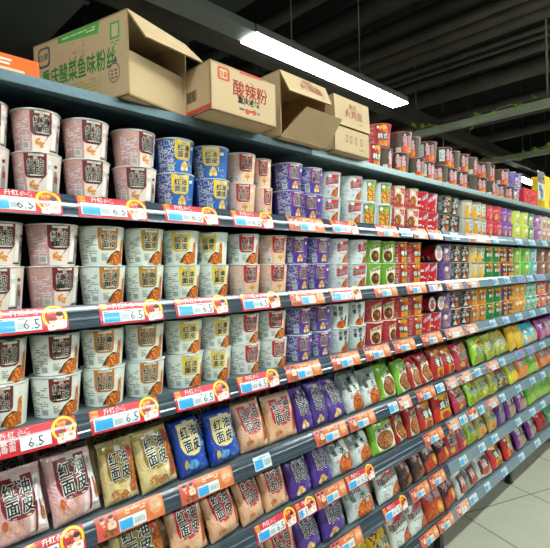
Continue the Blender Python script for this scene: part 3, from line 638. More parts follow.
BAGS = {
 'P': ('#d9a9a8', bart_oil('#d9a9a8', '#7a2029', '#e4c9c4', top='#d8b2ae'), '#d8b4b0', 'pink packet with maroon panel'),
 'Go': ('#ddc68c', bart_oil('#ddc68c', '#97752a', '#e4d4a6', 'noodles', '#b39a54'), '#c9b684', 'cream and gold packet'),
 'Bl': ('#1a3f9e', bart_oil('#1a3f9e', '#e6c978', '#2450ac', 'blue', '#1b3a92'), '#16348a', 'royal blue packet with yellow panel'),
 'Pe': ('#e0b08c', bart_oil('#e0b08c', '#c0242c', '#e2b795', 'splash', '#d6a98e'), '#d8a890', 'peach packet with red panel'),
 'Pu': ('#4c2c86', bart_oil('#4c2c86', '#4a2478', '#54359a', 'cat', '#6a4aa6'), '#7a62b4', 'purple packet with white-edged lettering'),
 'Rn': ('#c2cac8', bart_ran(), '#98a29e', 'grey-white packet with orange noodles'),
 'GL': ('#79b433', bart_bowl('#79b433'), '#8cbc4c', 'lime green packet picturing a bowl'),
 'RL': ('#b2232a', bart_bowl('#b2232a', '#e6d8b8', '#c88848', '#e0a080'), '#a82830', 'red and cream packet picturing a bowl'),
 'RY': ('#b8222a', bart_box('#b3322a'), '#a87030', 'red packet with black box lettering'),
 'YT': ('#c4241f', bart_box('#c4241f', '#f0c420', '#e8b820', '鸡汁'), '#e8c028', 'red packet with bright yellow top'),
 'Cr': ('#c02848', bart_mix('#e0d0c4', '#8a4a40', '#d8b43c', '番茄'), '#b83050', 'crimson packet with pale lettering'),
 'Lm': ('#93bf2c', bart_mix('#d4dc6a', '#4f8f3a', '#d08a34', '香菇'), '#9fc23a', 'lime packet with orange picture'),
 'Mx': ('#a8a848', bart_mix('#d8cc7a', '#6a8a3c', '#d8b42c', '排骨'), '#8a8440', 'olive and yellow packet'),
 'Mo': ('#a89a54', bart_mix('#c8c69a', '#e09030', '#d87828', '鸡蓉'), '#8a7a40', 'mixed olive packet with orange picture'),
 'Gd': ('#d0a424', bart_solid('#e8c860', '#e8c850', None), '#c89a1c', 'plain golden packet'),
 'Cy': ('#3fb2c6', bart_solid('#9adbe0', '#d8b88c', '海鲜'), '#46b8cc', 'cyan packet'),
 'Mg': ('#a02a86', bart_solid('#d08cc0', '#c0a0b0', '咖喱'), '#6a2048', 'magenta packet'),
 'Dk': ('#4a2f30', bart_mix('#b02a34', '#9aa060', '#c83a3a', '老坛'), '#2c2422', 'dark packet with crimson print'),
 'Ly': ('#c9cf2a', bart_solid('#e2e48a', '#e2c84a', '青椒'), '#8a9430', 'lime-yellow packet'),
 'Or': ('#dd7a22', bart_solid('#eeb070', '#e0a050', '虾面'), '#c05a1c', 'orange packet'),
 'Lg': ('#6cc22a', bart_solid('#b8e482', '#a8c46a', '葱香'), '#58a824', 'bright green packet'),
 'Ob': ('#d4602a', bart_solid('#5a7ac0', '#d8a068', '海味'), '#3a5aa4', 'orange and blue packet'),
 'Pb': ('#5d2f86', bart_solid('#b49cd0', '#8a7aa8', '米线'), '#5a3082', 'violet packet'),
 'Px': ('#7a2f8a', bart_solid('#b088bc', '#b0a088', '酸汤'), '#74308a', 'tall purple packet'),
 'Sx': ('#cfd4d0', bart_xm(), '#8e9a94', 'white packet with red band'),
 'Sp': ('#3a2422', bart_spicy(), '#3a2a28', 'dark brown spicy packet'),
 'Eg': ('#3c2826', bart_egg(), '#3a2a28', 'dark packet picturing a round orange yolk'),
 'Rk': ('#c03a2c', bart_egg('#d06a2a'), '#6a3a30', 'red packet picturing a round orange yolk'),
 'Yb': ('#e0b41e', bart_mix('#2c2620', '#b03a24', '#e8c020', '火辣'), '#3a3020', 'yellow packet with black lettering'),
 'Lk': ('#c9cac4', bart_lean(), '#d8dcd8', 'white packet with dark square panel'),
 'Ln': ('#8a8f8c', bart_lean(), '#b03a30', 'grey packet with dark square panel'),
 'Rd': ('#b81f26', bart_solid('#e0605c', '#8a2a24', None), '#c02a2c', 'plain red packet'),
 'Gn': ('#2a8a4a', bart_solid('#7ac48a', '#c0b070', None), '#2a8a4a', 'deep green packet'),
}
_bm = {}
def bag_get(code, var):
    k = (code, var)
    if k not in _bm:
        b, a, s, d = BAGS[code]; _bm[k] = bag_meshes(b, a, hash(code) % 7 if False else sum(map(ord, code))*3+var, s)
    return _bm[k]
BROWS = {
 4: [(-60, -8, 'P'), (-8, 50, 'P'), (50, 103, 'P'), (100, 139, 'Go'), (139, 178, 'Go'), (178, 209, 'Bl'), (209, 240, 'Bl'), (241, 268, 'Pe'), (268, 297, 'Pe'), (294, 312, 'Pu'), (312, 327, 'Pu'), (327, 346, 'Pu'), (346, 364, 'Rn'), (364, 381, 'Rn'),
     (380, 396, 'GL'), (396, 410, 'GL'), (410, 421, 'RL'), (421, 432, 'RL'), (433, 444, 'RY'), (444, 455, 'RY'), (456, 470, 'Cr'), (471, 485, 'Lm'), (485, 497, 'Mx'), (497, 508, 'Mx'), (508, 516, 'Gd'), (516, 524, 'Gd'), (524, 531, 'Cy'), (531, 538, 'Cy'), (538, 545, 'Mg'), (545, 553, 'Mg'), (553, 559, 'Mg'), (559, 564, 'Or'), (564, 569, 'Or'), (569, 574, 'Or')],
 5: [(55, 113, 'P'), (115, 168, 'Go'), (170, 208, 'Pe'), (208, 240, 'Pe'), (240, 265, 'Pe'), (265, 289, 'Pe'), (289, 312, 'Pu'), (312, 332, 'Pu'), (332, 352, 'Rn'), (352, 372, 'Rn'), (372, 395, 'GL'), (396, 407, 'RL'), (407, 418, 'RL'), (419, 432, 'RY'), (433, 452, 'YT'),
     (453, 467, 'Cr'), (468, 480, 'Lm'), (480, 490, 'Mx'), (490, 498, 'Mx'), (498, 509, 'Dk'), (509, 519, 'Ly'), (519, 528, 'Or'), (528, 540, 'Lg'), (540, 547, 'Ob'), (547, 553, 'Ob'), (553, 559, 'Ob'), (559, 564, 'Ob'), (564, 569, 'Cy'), (569, 574, 'Cy')],
 6: [(215, 245, 'Pe'), (245, 270, 'Pe'), (270, 297, 'Pe'), (298, 322, 'Pu'), (322, 346, 'Pu'), (346, 376, 'Rn'), (377, 400, 'Sx'), (400, 412, 'Sp'), (412, 424, 'Sp'), (424, 437, 'Eg'), (437, 448, 'Eg'), (448, 459, 'Cr'), (459, 468, 'Cr'), (468, 477, 'Lm'), (477, 487, 'Mo'), (487, 497, 'Mo'),
     (497, 506, 'Pb'), (506, 516, 'Px'), (516, 528, 'Px'), (528, 536, 'Lg'), (536, 543, 'Lg'), (543, 549, 'Lg'), (549, 555, 'Lg'), (555, 560, 'Lg'), (560, 565, 'Ly'), (565, 570, 'Ly'), (570, 575, 'Ly')],
 7: [(330, 352, 'Pu'), (352, 372, 'Yb'), (372, 391, 'Yb'), (392, 410, 'Sx'), (410, 427, 'Sx'), (427, 443, 'Rk'), (443, 456, 'Eg'), (456, 467, 'Lk'), (467, 478, 'Ln'), (478, 490, 'Lk'), (490, 503, 'YT'), (503, 515, 'YT'), (515, 527, 'Px'), (527, 538, 'Px'), (538, 547, 'Rd'), (547, 556, 'Gn'), (556, 562, 'Gn'), (562, 567, 'Gn'), (567, 572, 'Rd')],
}
for s, row in BROWS.items():
    zt = TOP[s]; yb = .036
    seq = [(l, r, c) for l, r, c in row]; cn = {}
    prev = None; geo = []
    for l, r, c in seq:
        a, b = t_px(l, yb, zt+.09), t_px(r, yb, zt+.09)
        if prev is not None and a < prev: a = prev
        prev = b; geo.append((a, b, c))
    for i, (a, b, c) in enumerate(geo):
        pv = proj((b, yb, zt+.15)); vis = pv[0] > 3 and pv[1] < 544; cn[c] = cn.get(c, 0)+(1 if vis else 0); tot = sum(g[2] == c for g in geo)
        tall = c in ('Px', 'Gd', 'Lg'); lean = rnd.uniform(.26, .36); ro_ = rnd.uniform(-.10, .0); yw = rnd.uniform(-.12, .12)
        for dep in (0, 1, 2):
            if dep == 2 and a > 1.3: continue
            w = (b-a)*.93; sx = min(1.1, w/BW); tc = (a+b)/2
            if dep: sx *= .93
            po, se = bag_get(c, (i+dep) % 3)
            o = empty('noodle_packet', (tc, yb+dep*.079+rnd.uniform(-.003, .003), zt+.003), (-lean-dep*.02, ro_+rnd.uniform(-.01, .01), yw+rnd.uniform(-.02, .02)))
            o.location.z += abs(o.rotation_euler.y)*BW/2*sx
            o.scale = (sx, 1.0, (rnd.uniform(.84, .93) if not tall else .97)*(1.09 if dep and not tall else 1))
            link('pouch', po, o); link('top_seal', se, o)
            p = 'out of view at left, ' if not vis else '' if tot == 1 else ORD[cn[c]-1]+' from left, '
            d = {0: 'front row', 1: 'second row', 2: 'third row'}[dep]
            tag(o, '%s, %s%s, %s' % (BAGS[c][3], p, d, SH[s]), 'packet', BAGS[c][3].replace('packet', 'packets', 1))
# ---------------------------------------------------------------- price strips on the rails
def person(a, x, y, s, hair='#2a1c18', shirt='#e9e7e2'):
    a.poly(rrect(x-.011*s, y, x+.011*s, y+.017*s, .005*s), shirt); a.ell(x, y+.023*s, .0062*s, .0075*s, '#e2b48f'); a.ell(x, y+.0285*s, .0068*s, .0045*s, hair); a.ell(x+.002*s, y+.011*s, .004*s, .003*s, '#d9a880')
def art_tagm(kind, w):
    a = Art(); h = .053
    if kind in 'pqr':
        a.rect(-w/2, 0, w/2, h, '#cf2436'); u = w/2-.027
        a.poly(ell(u, .031, .0265, .0265, 26), '#f2c818'); a.poly(ell(u, .030, .0205, .0215, 24), '#cf2436'); a.text('好吃', u-.004, .042, .011, '#f2c818', .03, .1)
        person(a, u-.008, .001, .85, '#6a4a30', '#dedcd8'); person(a, u+.010, .003, 1.15)
        a.rect(-w/2+.004, .037, -w/2+.020, .052, '#e5a32a'); a.text('新品', -w/2+.012, .0445, .0075, '#b03a24', .02)
        if kind == 'q':
            for i, ch in enumerate('升级香'): a.text(ch, -w/2+.045, .043-.0135*i, .0135, '#f1ece4', .02)
            for i, ch in enumerate('红油面'): a.text(ch, -w/2+.060, .043-.0135*i, .0135, '#f1ece4', .02)
            a.ell(-w/2+.025, .012, .013, .010, '#e8e0d4'); a.ell(-w/2+.025, .012, .010, .007, '#c9622c', (0, 1)); a.rect(-w/2+.004, .018, -w/2+.02, .034, '#d8d4cc', (.6, 0))
            a.lines(-w/2+.072, .036, -w/2+.096, .05, 4, '#d8c2c0', .8)
        else:
            a.text('升红', -w/2+.048, .0445, .0145, '#f1ece4', .02); a.lines(-w/2+.064, .038, -w/2+.088, .051, 4, '#d8c2c0', .8)
    elif kind in 'oc':
        a.rect(-w/2, 0, w/2, h, '#d4713c' if kind == 'o' else '#d8a08c'); a.rect(-w/2, 0, -w/2+w*.3, h, '#c9554a' if kind == 'o' else '#c98484'); a.ell(-w/2+w*.17, .011, w*.10, .009, '#a8643c', (0, .8)); person(a, -w/2+w*.09, .018, .95, '#30201c', '#d8503c'); person(a, -w/2+w*.21, .017, .95, '#30201c', '#e4c8b0')
        a.lines(-w/2+w*.42, .036, -w/2+w*.72, .048, 2, '#efcfae', .8); a.ell(w/2-w*.13, .03, w*.11, .018, '#e39a6a'); a.text('美味', w/2-w*.13, .03, w*.085, '#f0d8c0', .02); a.scrib(-w*.1, .004, w*.45, .05, 10, '#e6b088', .0025)
    elif kind == 'k':
        a.rect(-w/2, 0, w/2, h, '#a88aa6'); a.rect(-w/2, .012, w/2, .034, '#c8a8b8'); a.lines(-w/2+.01, .016, w/2-.01, .032, 2, '#7a4a6a')
    else: a.rect(-w/2, .006, w/2, .046, '#d3dbdd')
    return a
def art_card(kind, w):
    a = Art(); L, Rr = -w/2, w/2
    if kind == 'p':
        x0, x1 = L+.006, Rr-.056; a.rect(x0, .005, x1, .034, '#d8dfe0'); a.rect(x0+.003, .006, x0+(x1-x0)*.40, .028, '#2f9fd8'); a.text('6', x0+(x1-x0)*.2, .015, .007, '#1d5a88', .0)
        a.lines(x0+.003, .0295, x1-.03, .033, 1, '#5a6668', .8); a.bars(x0+(x1-x0)*.44, .010, x0+(x1-x0)*.62, .022, '#7d898c'); a.text('6.5', x1-.020, .0185, .030, '#22282a', -.005)
    elif kind == 'q':
        x0, x1 = L+.074, Rr-.056; a.rect(x0, .006, x1, .032, '#e0e3e0'); a.text('6.5', (x0+x1)/2, .0185, .028, '#22282a', -.005)
    elif kind == 'r':
        x0, x1 = L+.006, Rr-.045; a.rect(x0, .004, x1, .032, '#d8dfe0'); a.rect(x0+.002, .006, x0+(x1-x0)*.42, .028, '#3aa4da'); a.text('5.5', x1-.018, .018, .024, '#22282a', -.005)
    elif kind == 'o':
        x0, x1 = -w*.2, w*.2; a.rect(x0, .004, x1, .030, '#dde2e0'); a.rect(x0+.002, .005, (x0+x1)/2, .026, '#3aa4da'); a.bars((x0+x1)/2+.004, .009, x1-.003, .022, '#8d989a')
    elif kind == 'c':
        x0, x1 = -w*.16, w*.24; a.rect(x0, .004, x1, .030, '#dde2e0'); a.lines(x0+.004, .010, x1-.004, .025, 3, '#9aa4a4', .6)
    else:
        a.rect(-w*.46, .010, w*.0, .036, '#3aa2da'); a.bars(w*.08, .014, w*.44, .032, '#8d989a'); a.lines(-w*.4, .038, w*.45, .043, 1, '#6d787a', .7)
    return a
TAGS = {
 1: [(-14, 63, 'p'), (78, 148, 'p'), (165, 219, 'p'), (233, 274, 'p'), (289, 325, 'o'), (332, 359, 'p'), (377, 399, 'o'), (401, 413, 'b'), (414, 428, 'c'), (429, 443, 'r'), (452, 460, 'b'), (468, 491, 'c'), (493, 499, 'b'), (517, 523, 'b'), (530, 536, 'b'), (543, 548, 'b')],
 2: [(-8, 69, 'p'), (100, 164, 'p'), (176, 229, 'p'), (242, 281, 'p'), (291, 325, 'o'), (331, 362, 'p'), (375, 398, 'o'), (407, 427, 'o'), (429, 442.5, 'r'), (447, 463, 'c'), (467, 480, 'c'), (494, 499, 'b'), (505, 511, 'b'), (518, 526, 'k'), (528, 534, 'b'), (537, 546, 'k')],
 3: [(-22, 78, 'q'), (91, 160, 'p'), (176, 230, 'p'), (239, 280, 'p'), (287, 322, 'o'), (333, 361, 'o'), (366, 391, 'o'), (395, 416, 'o'), (423, 443, 'o'), (446.5, 464, 'c'), (466, 478, 'c'), (491, 497, 'b'), (504, 510, 'b'), (517, 523, 'b'), (531, 536, 'b'), (542, 547, 'b')],
 4: [(26, 86, 'p'), (97, 165, 'o'), (181, 234, 'o'), (255, 272, 'b'), (316, 348, 'o'), (350, 376, 'o'), (390, 399, 'b'), (400, 412, 'c'), (418, 436, 'o'), (437, 445, 'b'), (447, 458, 'c'), (461, 472, 'c'), (476, 482, 'b'), (488, 499, 'c'), (501, 506, 'b'), (517, 525, 'k'), (528, 535, 'k'), (541, 546, 'b')],
 5: [(257, 297, 'p'), (297.5, 317, 'r'), (318, 347, 'o'), (348, 375, 'p'), (425, 444, 'o'), (449, 460, 'c'), (461, 468, 'b'), (469, 478, 'r'), (480, 485, 'b'), (488, 499, 'c'), (501, 506, 'b'), (517, 522, 'b'), (531, 536, 'b'), (542, 546, 'b')],
 6: [(333, 363, 'o'), (385, 408, 'p'), (412, 430, 'o'), (431, 446, 'o'), (461, 468, 'b'), (480, 486, 'b'), (493, 499, 'b'), (517, 522, 'b'), (531, 536, 'b'), (542, 546, 'b')],
 7: [(422, 439, 'o'), (440, 454.5, 'o'), (458, 470, 'c'), (471, 478, 'b'), (486, 491, 'b'), (503, 508, 'b'), (520, 525, 'b'), (536, 541, 'b')],
}
KD = {'p': 'red promotion strip with 6.5 price', 'q': 'long red promotion strip with 6.5 card', 'r': 'short red promotion strip', 'o': 'orange printed shelf strip', 'c': 'pale salmon shelf strip', 'b': 'small blue and white price ticket', 'k': 'mauve printed shelf strip'}
for s, L in TAGS.items():
    fm0 = rail_map(0); cn = {}
    for l, r, k in L:
        a, b = t_px(l, -.006, LB[s]+.02), t_px(r, -.006, LB[s]+.02); w = b-a-.002; tc = (a+b)/2
        cn[k] = cn.get(k, 0)+1; tot = sum(q[2] == k for q in L)
        def mp(u, v, off): y, z = fm0(v+.001, off+.0012); return (u, y, z)
        def mk(nm, art, lift):
            return build_surface(nm, [], [], [], art, lambda u, v, o: mp(u, v, o+lift), M_TAG, .00008, .0, 0, .006, True)
        at = art_tagm(k, w); ac = art_card(k, w); nl = len(at.L)
        o = link('price_strip' if k != 'b' else 'price_ticket', mk('strip', at, 0)); o.location = (tc, 0, LB[s])
        c = link('price_card' if k != 'b' else 'price_print', mk('card', ac, .00008*nl+.0003), o)
        p = '' if tot == 1 else ORD[cn[k]-1]+' from left, '
        tag(o, '%s, %s%s rail' % (KD[k], p, SH[s]), 'price tag', {'b': 'small price tickets', 'p': 'red promotion strips', 'q': 'red promotion strips', 'r': 'red promotion strips'}.get(k, 'printed shelf strips'))
# ---------------------------------------------------------------- cartons on the top shelf
KR = '#bb9f7a'; KI = '#a88a62'
def slab(bm_list, o, ex, ey, w, h, th): pass
def panel_mesh(name, P, th, art=None, col=KR, frame=None):
    """a cardboard panel: corner list P (3-D, ordered), thickness th along its back; art in (u,v) metres from P[0] along P0->P1 and P0->P3"""
    P = [Vector(p) for p in P]; n = (P[1]-P[0]).cross(P[3]-P[0]).normalized(); eu = (P[1]-P[0]).normalized(); ev = n.cross(eu)
    V = [tuple(p) for p in P]+[tuple(p-n*th) for p in P]; m = len(P); Fc = [tuple(range(m)), tuple(range(2*m-1, m-1, -1))]+[(i, m+i, m+(i+1) % m, (i+1) % m) for i in range(m)]
    c = lin(col); cols = [c, c]+[lin('#9a7c54')]*m
    return build_surface(name, V, Fc, cols, art or Art(), lambda u, v, o: tuple(P[0]+eu*u+ev*v+n*o), M_BOX, .00004, .0001, 0, 0, False)
def carton(loc, ang, label, parts, name='cardboard_carton'):
    t = empty(name, loc, (0, 0, ang))
    for nm, P, th, art in parts: link(nm, panel_mesh(nm, P, th, art), t)
    tag(t, label, 'box', 'cartons on the top shelf'); return t
def shell(w, d, h, front=False, topc=True, art_front=None, art_left=None, art_right=None, th=.004):
    L = [('bottom_panel', [(0, 0, 0), (0, d, 0), (w, d, 0), (w, 0, 0)], th, None),
         ('back_panel', [(w, d, 0), (0, d, 0), (0, d, h), (w, d, h)], th, None),
         ('side_panel', [(0, d, 0), (0, 0, 0), (0, 0, h), (0, d, h)], th, art_left),
         ('side_panel', [(w, 0, 0), (w, d, 0), (w, d, h), (w, 0, h)], th, art_right)]
    if topc: L.append(('top_panel', [(0, 0, h), (w, 0, h), (w, d, h), (0, d, h)], th, None))
    if front: L.append(('front_panel', [(0, 0, 0), (w, 0, 0), (w, 0, h), (0, 0, h)], th, art_front))
    return L
Z0 = TOP[0]+.001
# carton 1: long printed side runs back, open end to the aisle
c1 = at_z(129, 94, Z0); c1b = at_z(193, 112, Z0); h1 = .204; w1 = .212
bk = at_z(33, 47, Z0+h1); ang1 = math.atan2(-(c1[0]-bk[0]), (c1[1]-bk[1])*-1); d1 = math.hypot(bk[0]-c1[0], bk[1]-c1[1])
ang1 = math.atan2(bk[1]-c1[1], bk[0]-c1[0])-math.pi/2
a = Art(); g = '#4aa048'
a.poly([(d1*.30, h1*.90), (d1*.72, h1*.84), (d1*.74, h1*.985), (d1*.29, h1*.985)], g); a.lines(d1*.34, h1*.90, d1*.70, h1*.96, 2, '#cfc59a', .7)
for i, ch in enumerate('重庆酸菜鱼味粉丝'): a.text(ch, d1*.15+i*d1*.099, h1*.50, h1*.27, g, .03, 0, d1*.099/(h1*.27)*.98)
a.poly(rrect(d1*.06, h1*.66, d1*.20, h1*.93, .012), '#4f524a'); a.poly(rrect(d1*.075, h1*.69, d1*.185, h1*.90, .01), '#b99c74'); a.text('白家', d1*.13, h1*.80, d1*.055, '#4f524a', .02); a.scrib(d1*.42, h1*.60, d1*.58, h1*.84, 24, '#8d7f63', .003)
a.rect(d1*.84, h1*.70, d1*.93, h1*.90, g); a.rect(d1*.855, h1*.725, d1*.915, h1*.875, '#bfae80'); a.lines(d1*.84, h1*.62, d1*.93, h1*.69, 2, g); a.lines(d1*.42, h1*.12, d1*.74, h1*.34, 5, '#a59a58', .8)
a.poly(ell(d1*.87, h1*.30, d1*.055, h1*.12), '#5a564a'); a.poly(ell(d1*.87, h1*.30, d1*.049, h1*.105), '#b99c74'); a.lines(d1*.84, h1*.23, d1*.90, h1*.36, 3, '#5a564a'); a.poly([(d1*.86, h1*.42), (d1*.89, h1*.5), (d1*.9, h1*.42)], '#5a564a')
fl = .62
P1 = shell(w1, d1, h1, art_left=a)
for q in P1:
    pass
P1 += [('top_flap', [(0, 0, h1), (.012, -.075, h1-.035), (w1*1.02, -.065, h1-.035), (w1, 0, h1)], .004, None),
       ('front_flap', [(.004, .004, 0), (w1-.004, .004, 0), (w1-.006, .012, h1*.56), (.006, .012, h1*.56)], .004, None)]
# flip the flap order so its printed face looks out
def loc_px(px, py, base, ang, yo):
    # point seen at (px, py) on the upright plane a distance yo in front of the carton's face, in the carton's own axes
    n = np.array([math.sin(ang), -math.cos(ang), 0.]); p0 = np.array(base)+n*yo; d = ray(px, py); e = np.array([0, -CD, ZC])
    q = e+d*(((p0-e)@n)/(d@n))-np.array(base); return (q[0]*math.cos(ang)+q[1]*math.sin(ang), -yo, q[2])
P1[-2] = ('top_flap', [loc_px(146, 36, c1, ang1, .045), loc_px(204, 63, c1, ang1, .06), (w1, 0, h1), (0, 0, h1)], .004, None)
t1 = carton(c1, ang1, 'open brown carton with large green lettering, flap hanging out, leftmost on top shelf', P1)
ip = Art(); ip.rect(0, 0, .035, .09, '#3a2a22'); ip.ell(.017, .04, .012, .02, '#8a4a2a')
o = link('printed_insert', build_surface('insert', [], [], [], ip, lambda u, v, of: (w1*.55+u, d1*.35-of, h1*.42+v), M_BOX, .0002, 0, 0, 0, False), t1)
# carton 2: closed, red lettering, hangs over the edge
x0, x1 = at_y(211, 109, -.084), at_y(278, 129, -.084); w2 = x1[0]-x0[0]; h2 = .131; d2 = .30
a = Art(); rd = '#c4493a'
a.poly(rrect(w2*.10, h2*.66, w2*.27, h2*.93, .008), rd); a.poly(rrect(w2*.125, h2*.70, w2*.245, h2*.89, .006), '#c9aa80'); a.text('白家', w2*.185, h2*.79, w2*.07, rd, .03)
for i, ch in enumerate('酸辣粉'): a.text(ch, w2*(.40+.18*i), h2*.60, w2*.19, rd, .02, 0, .95)
a.poly([(w2*.42, h2*.93), (w2*.78, h2*.95), (w2*.76, h2*.99), (w2*.42, h2*.99)], rd); a.lines(w2*.46, h2*.78, w2*.62, h2*.83, 1, '#8c7d62'); a.text('重庆老味', w2*.55, h2*.37, w2*.085, '#4a453c', .04); a.lines(w2*.40, h2*.16, w2*.72, h2*.24, 1, '#5a5347', .8); a.ell(w2*.52, h2*.16, w2*.035, h2*.06, rd); a.ell(w2*.63, h2*.18, w2*.035, h2*.06, rd); a.lines(w2*.62, h2*.30, w2*.92, h2*.42, 4, '#b7a27c', .7)
al2 = Art(); al2.rect(0, .004, d2, .016, rd); al2.rect(d2*.55, h2*.28, d2*.80, h2*.52, '#7d6b50'); al2.bars(d2*.57, h2*.30, d2*.78, h2*.50, '#3c342a')
pt = Art()
P2 = shell(w2, d2, h2, True, True, a, al2)
carton((x0[0], -.084, Z0), math.radians(1.2), 'closed brown carton with red lettering, overhanging the edge beside the green-lettered carton', P2)
# carton 3: open, flap with red lettering, lower flap folded out
x0 = at_y(281, 131, -.03); w3 = .235; h3 = .212; d3 = .30
al3 = Art(); al3.rect(d3*.60, h3*.60, d3*.86, h3*.84, '#4a443a'); al3.rect(d3*.63, h3*.63, d3*.83, h3*.81, '#b99c74'); al3.lines(d3*.66, h3*.66, d3*.80, h3*.78, 3, '#4a443a')
af = Art(); rp = '#b06a5c'
for i, ch in enumerate('韩式'): af.text(ch, w3*(.50+.11*i), .075, .024, rp, .03)
for i, ch in enumerate('火鸡面'): af.text(ch, w3*(.40+.17*i), .047, .036, rp, .03)
af.lines(w3*.42, .014, w3*.80, .022, 1, rp)
P3 = shell(w3, d3, h3, art_left=al3)
b3_ = (x0[0], -.03, Z0); a3_ = math.radians(1)
P3 += [('top_flap', [loc_px(290, 90, b3_, a3_, .05), loc_px(332, 105, b3_, a3_, .05), (w3, 0, h3), (0, 0, h3)], .004, af),
       ('lower_flap', [(0, 0, .002), (w3, 0, .002), (w3*1.0, -.07, .085), (.05, -.07, .085)], .004, None)]
t3 = carton((x0[0], -.03, Z0), math.radians(1), 'open brown carton with red lettered flap and lower flap folded out', P3)
b3 = Art(); b3.rect(0, 0, .06, .03, '#4a443a', (.4, 0))
link('stamp', build_surface('stamp', [], [], [], b3, lambda u, v, of: (.0045+of, .19-u, .09+v), M_BOX, .0002, .0004, 0, 0, False), t3)
po, se = bag_get('Rn', 0); o = empty('noodle_packet', (x0[0]+w3+.012, .02, Z0+.002), (-.12, 0, -.05)); o.scale = (.22, .35, .62); link('pouch', po, o); link('top_seal', se, o)
tag(o, 'orange noodle packet squeezed between the two lettered cartons on the top shelf', 'packet')
# carton 4: closed, seam across the middle
x0, x1 = at_y(335, 153, -.035), at_y(370, 161, -.035); w4 = x1[0]-x0[0]; h4 = .202; d4 = .30; hs = h4*.46
a4 = Art()
for u in (.30, .42, .56, .72): a4.rect(w4*u, hs*.42, w4*u+.016, hs*.72, '#8c7a5c'); a4.rect(w4*u+.004, hs*.48, w4*u+.011, hs*.66, '#b99c74')
a4.lines(w4*.25, hs*.22, w4*.85, hs*.32, 1, '#8c7a5c')
a5 = Art()
for i, ch in enumerate('韩式'): a5.text(ch, w4*(.46+.11*i), .078, .024, rp, .03)
for i, ch in enumerate('火鸡面'): a5.text(ch, w4*(.36+.17*i), .05, .036, rp, .03)
a5.lines(w4*.38, .018, w4*.78, .026, 1, rp)
P4 = shell(w4, d4, h4)
P4 += [('lower_flap', [(0, 0, 0), (w4, 0, 0), (w4, 0, hs), (0, 0, hs)], .004, a4), ('top_flap', [(0, -.006, hs+.003), (w4, -.006, hs+.003), (w4, 0, h4), (0, 0, h4)], .004, a5)]
carton((x0[0], -.035, Z0), math.radians(.5), 'closed brown carton with pale red lettering beside the red ramen cups', P4)
# orange carton at the far left
oa = Art(); oa.rect(.0, .006, .4, .012, '#e8b890'); oa.lines(.1, .018, .38, .034, 2, '#f0d8c0', .7)
t = empty('orange_carton', (-.06, .02, Z0)); link('carton_body', build_surface('carton_body', [(0, 0, 0), (.43, 0, 0), (.43, .2, 0), (0, .2, 0), (0, 0, .04), (.43, 0, .04), (.43, .2, .04), (0, .2, .04)],
    [(0, 3, 2, 1), (4, 5, 6, 7), (0, 1, 5, 4), (1, 2, 6, 5), (2, 3, 7, 6), (3, 0, 4, 7)], [lin('#e0641c')]*6, oa, lambda u, v, o: (u, -o, v), M_BOX, .0002, .0004, 0, 0, False), t)
tag(t, 'flat orange printed carton at the far left of the top shelf', 'box')
# red carton and yellow carton at the far right
def printed_box(name, loc, w, d, h, col, art, label, part):
    t = empty(name, loc); V = [(0, 0, 0), (w, 0, 0), (w, d, 0), (0, d, 0), (0, 0, h), (w, 0, h), (w, d, h), (0, d, h)]
    link(part, build_surface(part, V, [(0, 3, 2, 1), (4, 5, 6, 7), (0, 1, 5, 4), (1, 2, 6, 5), (2, 3, 7, 6), (3, 0, 4, 7)], [lin(col)]*6, art, lambda u, v, o: (u, -o, v), M_BOX, .0002, .0006, 0, 0, False), t); tag(t, label, 'box'); return t
xr0 = last_edge+.012; xr1 = t_px(532, .12, Z0+.1); xr2 = 0
wr = min(.3, xr1-xr0-.01)
ra = Art(); ra.ell(wr*.45, .06, wr*.3, .035, '#a01820'); ra.scrib(wr*.1, .01, wr*.9, .11, 18, '#e07060', .008)
printed_box('red_carton', (xr0, .03, Z0), wr, .08, .118, '#c01f26', ra, 'bright red carton beside the yellow cookie carton, top shelf', 'carton_body')
wy = .62
ya = Art(); ya.ell(wy*.30, .055, .10, .045, '#d8a050', (0, .6)); ya.ell(wy*.42, .045, .085, .038, '#c98a40', (0, .6)); ya.poly(rrect(wy*.72, .02, wy*.98, .12, .03), '#b03038'); ya.ell(wy*.85, .03, .05, .03, '#5a6ab0')
ty = printed_box('yellow_carton', (xr1, .03, Z0), wy, .09, .262, '#e6b414', ya, 'tall yellow carton picturing cookies at the right end of top shelf', 'carton_body')
sa = Art(); sa.rect(0, 0, .17, .20, '#d2d6cc'); sa.rect(0, .13, .17, .22, '#3a2c24'); sa.scrib(.02, .14, .15, .2, 8, '#c8a070', .01); sa.text('特', .06, .085, .07, '#2c302e', .02); sa.text('价', .11, .06, .06, '#2c302e', .02); sa.text('29', .085, .028, .06, '#2c302e', .02)
so = link('price_sign', build_surface('price_sign', [], [], [], sa, lambda u, v, o: (u, -o, v), M_TAG, .0002, 0, 0, 0, False)); so.location = (t_px(538, .028, Z0+.1), .028, Z0+.062)
tag(so, 'white paper sign with black characters on the yellow carton', 'sign')
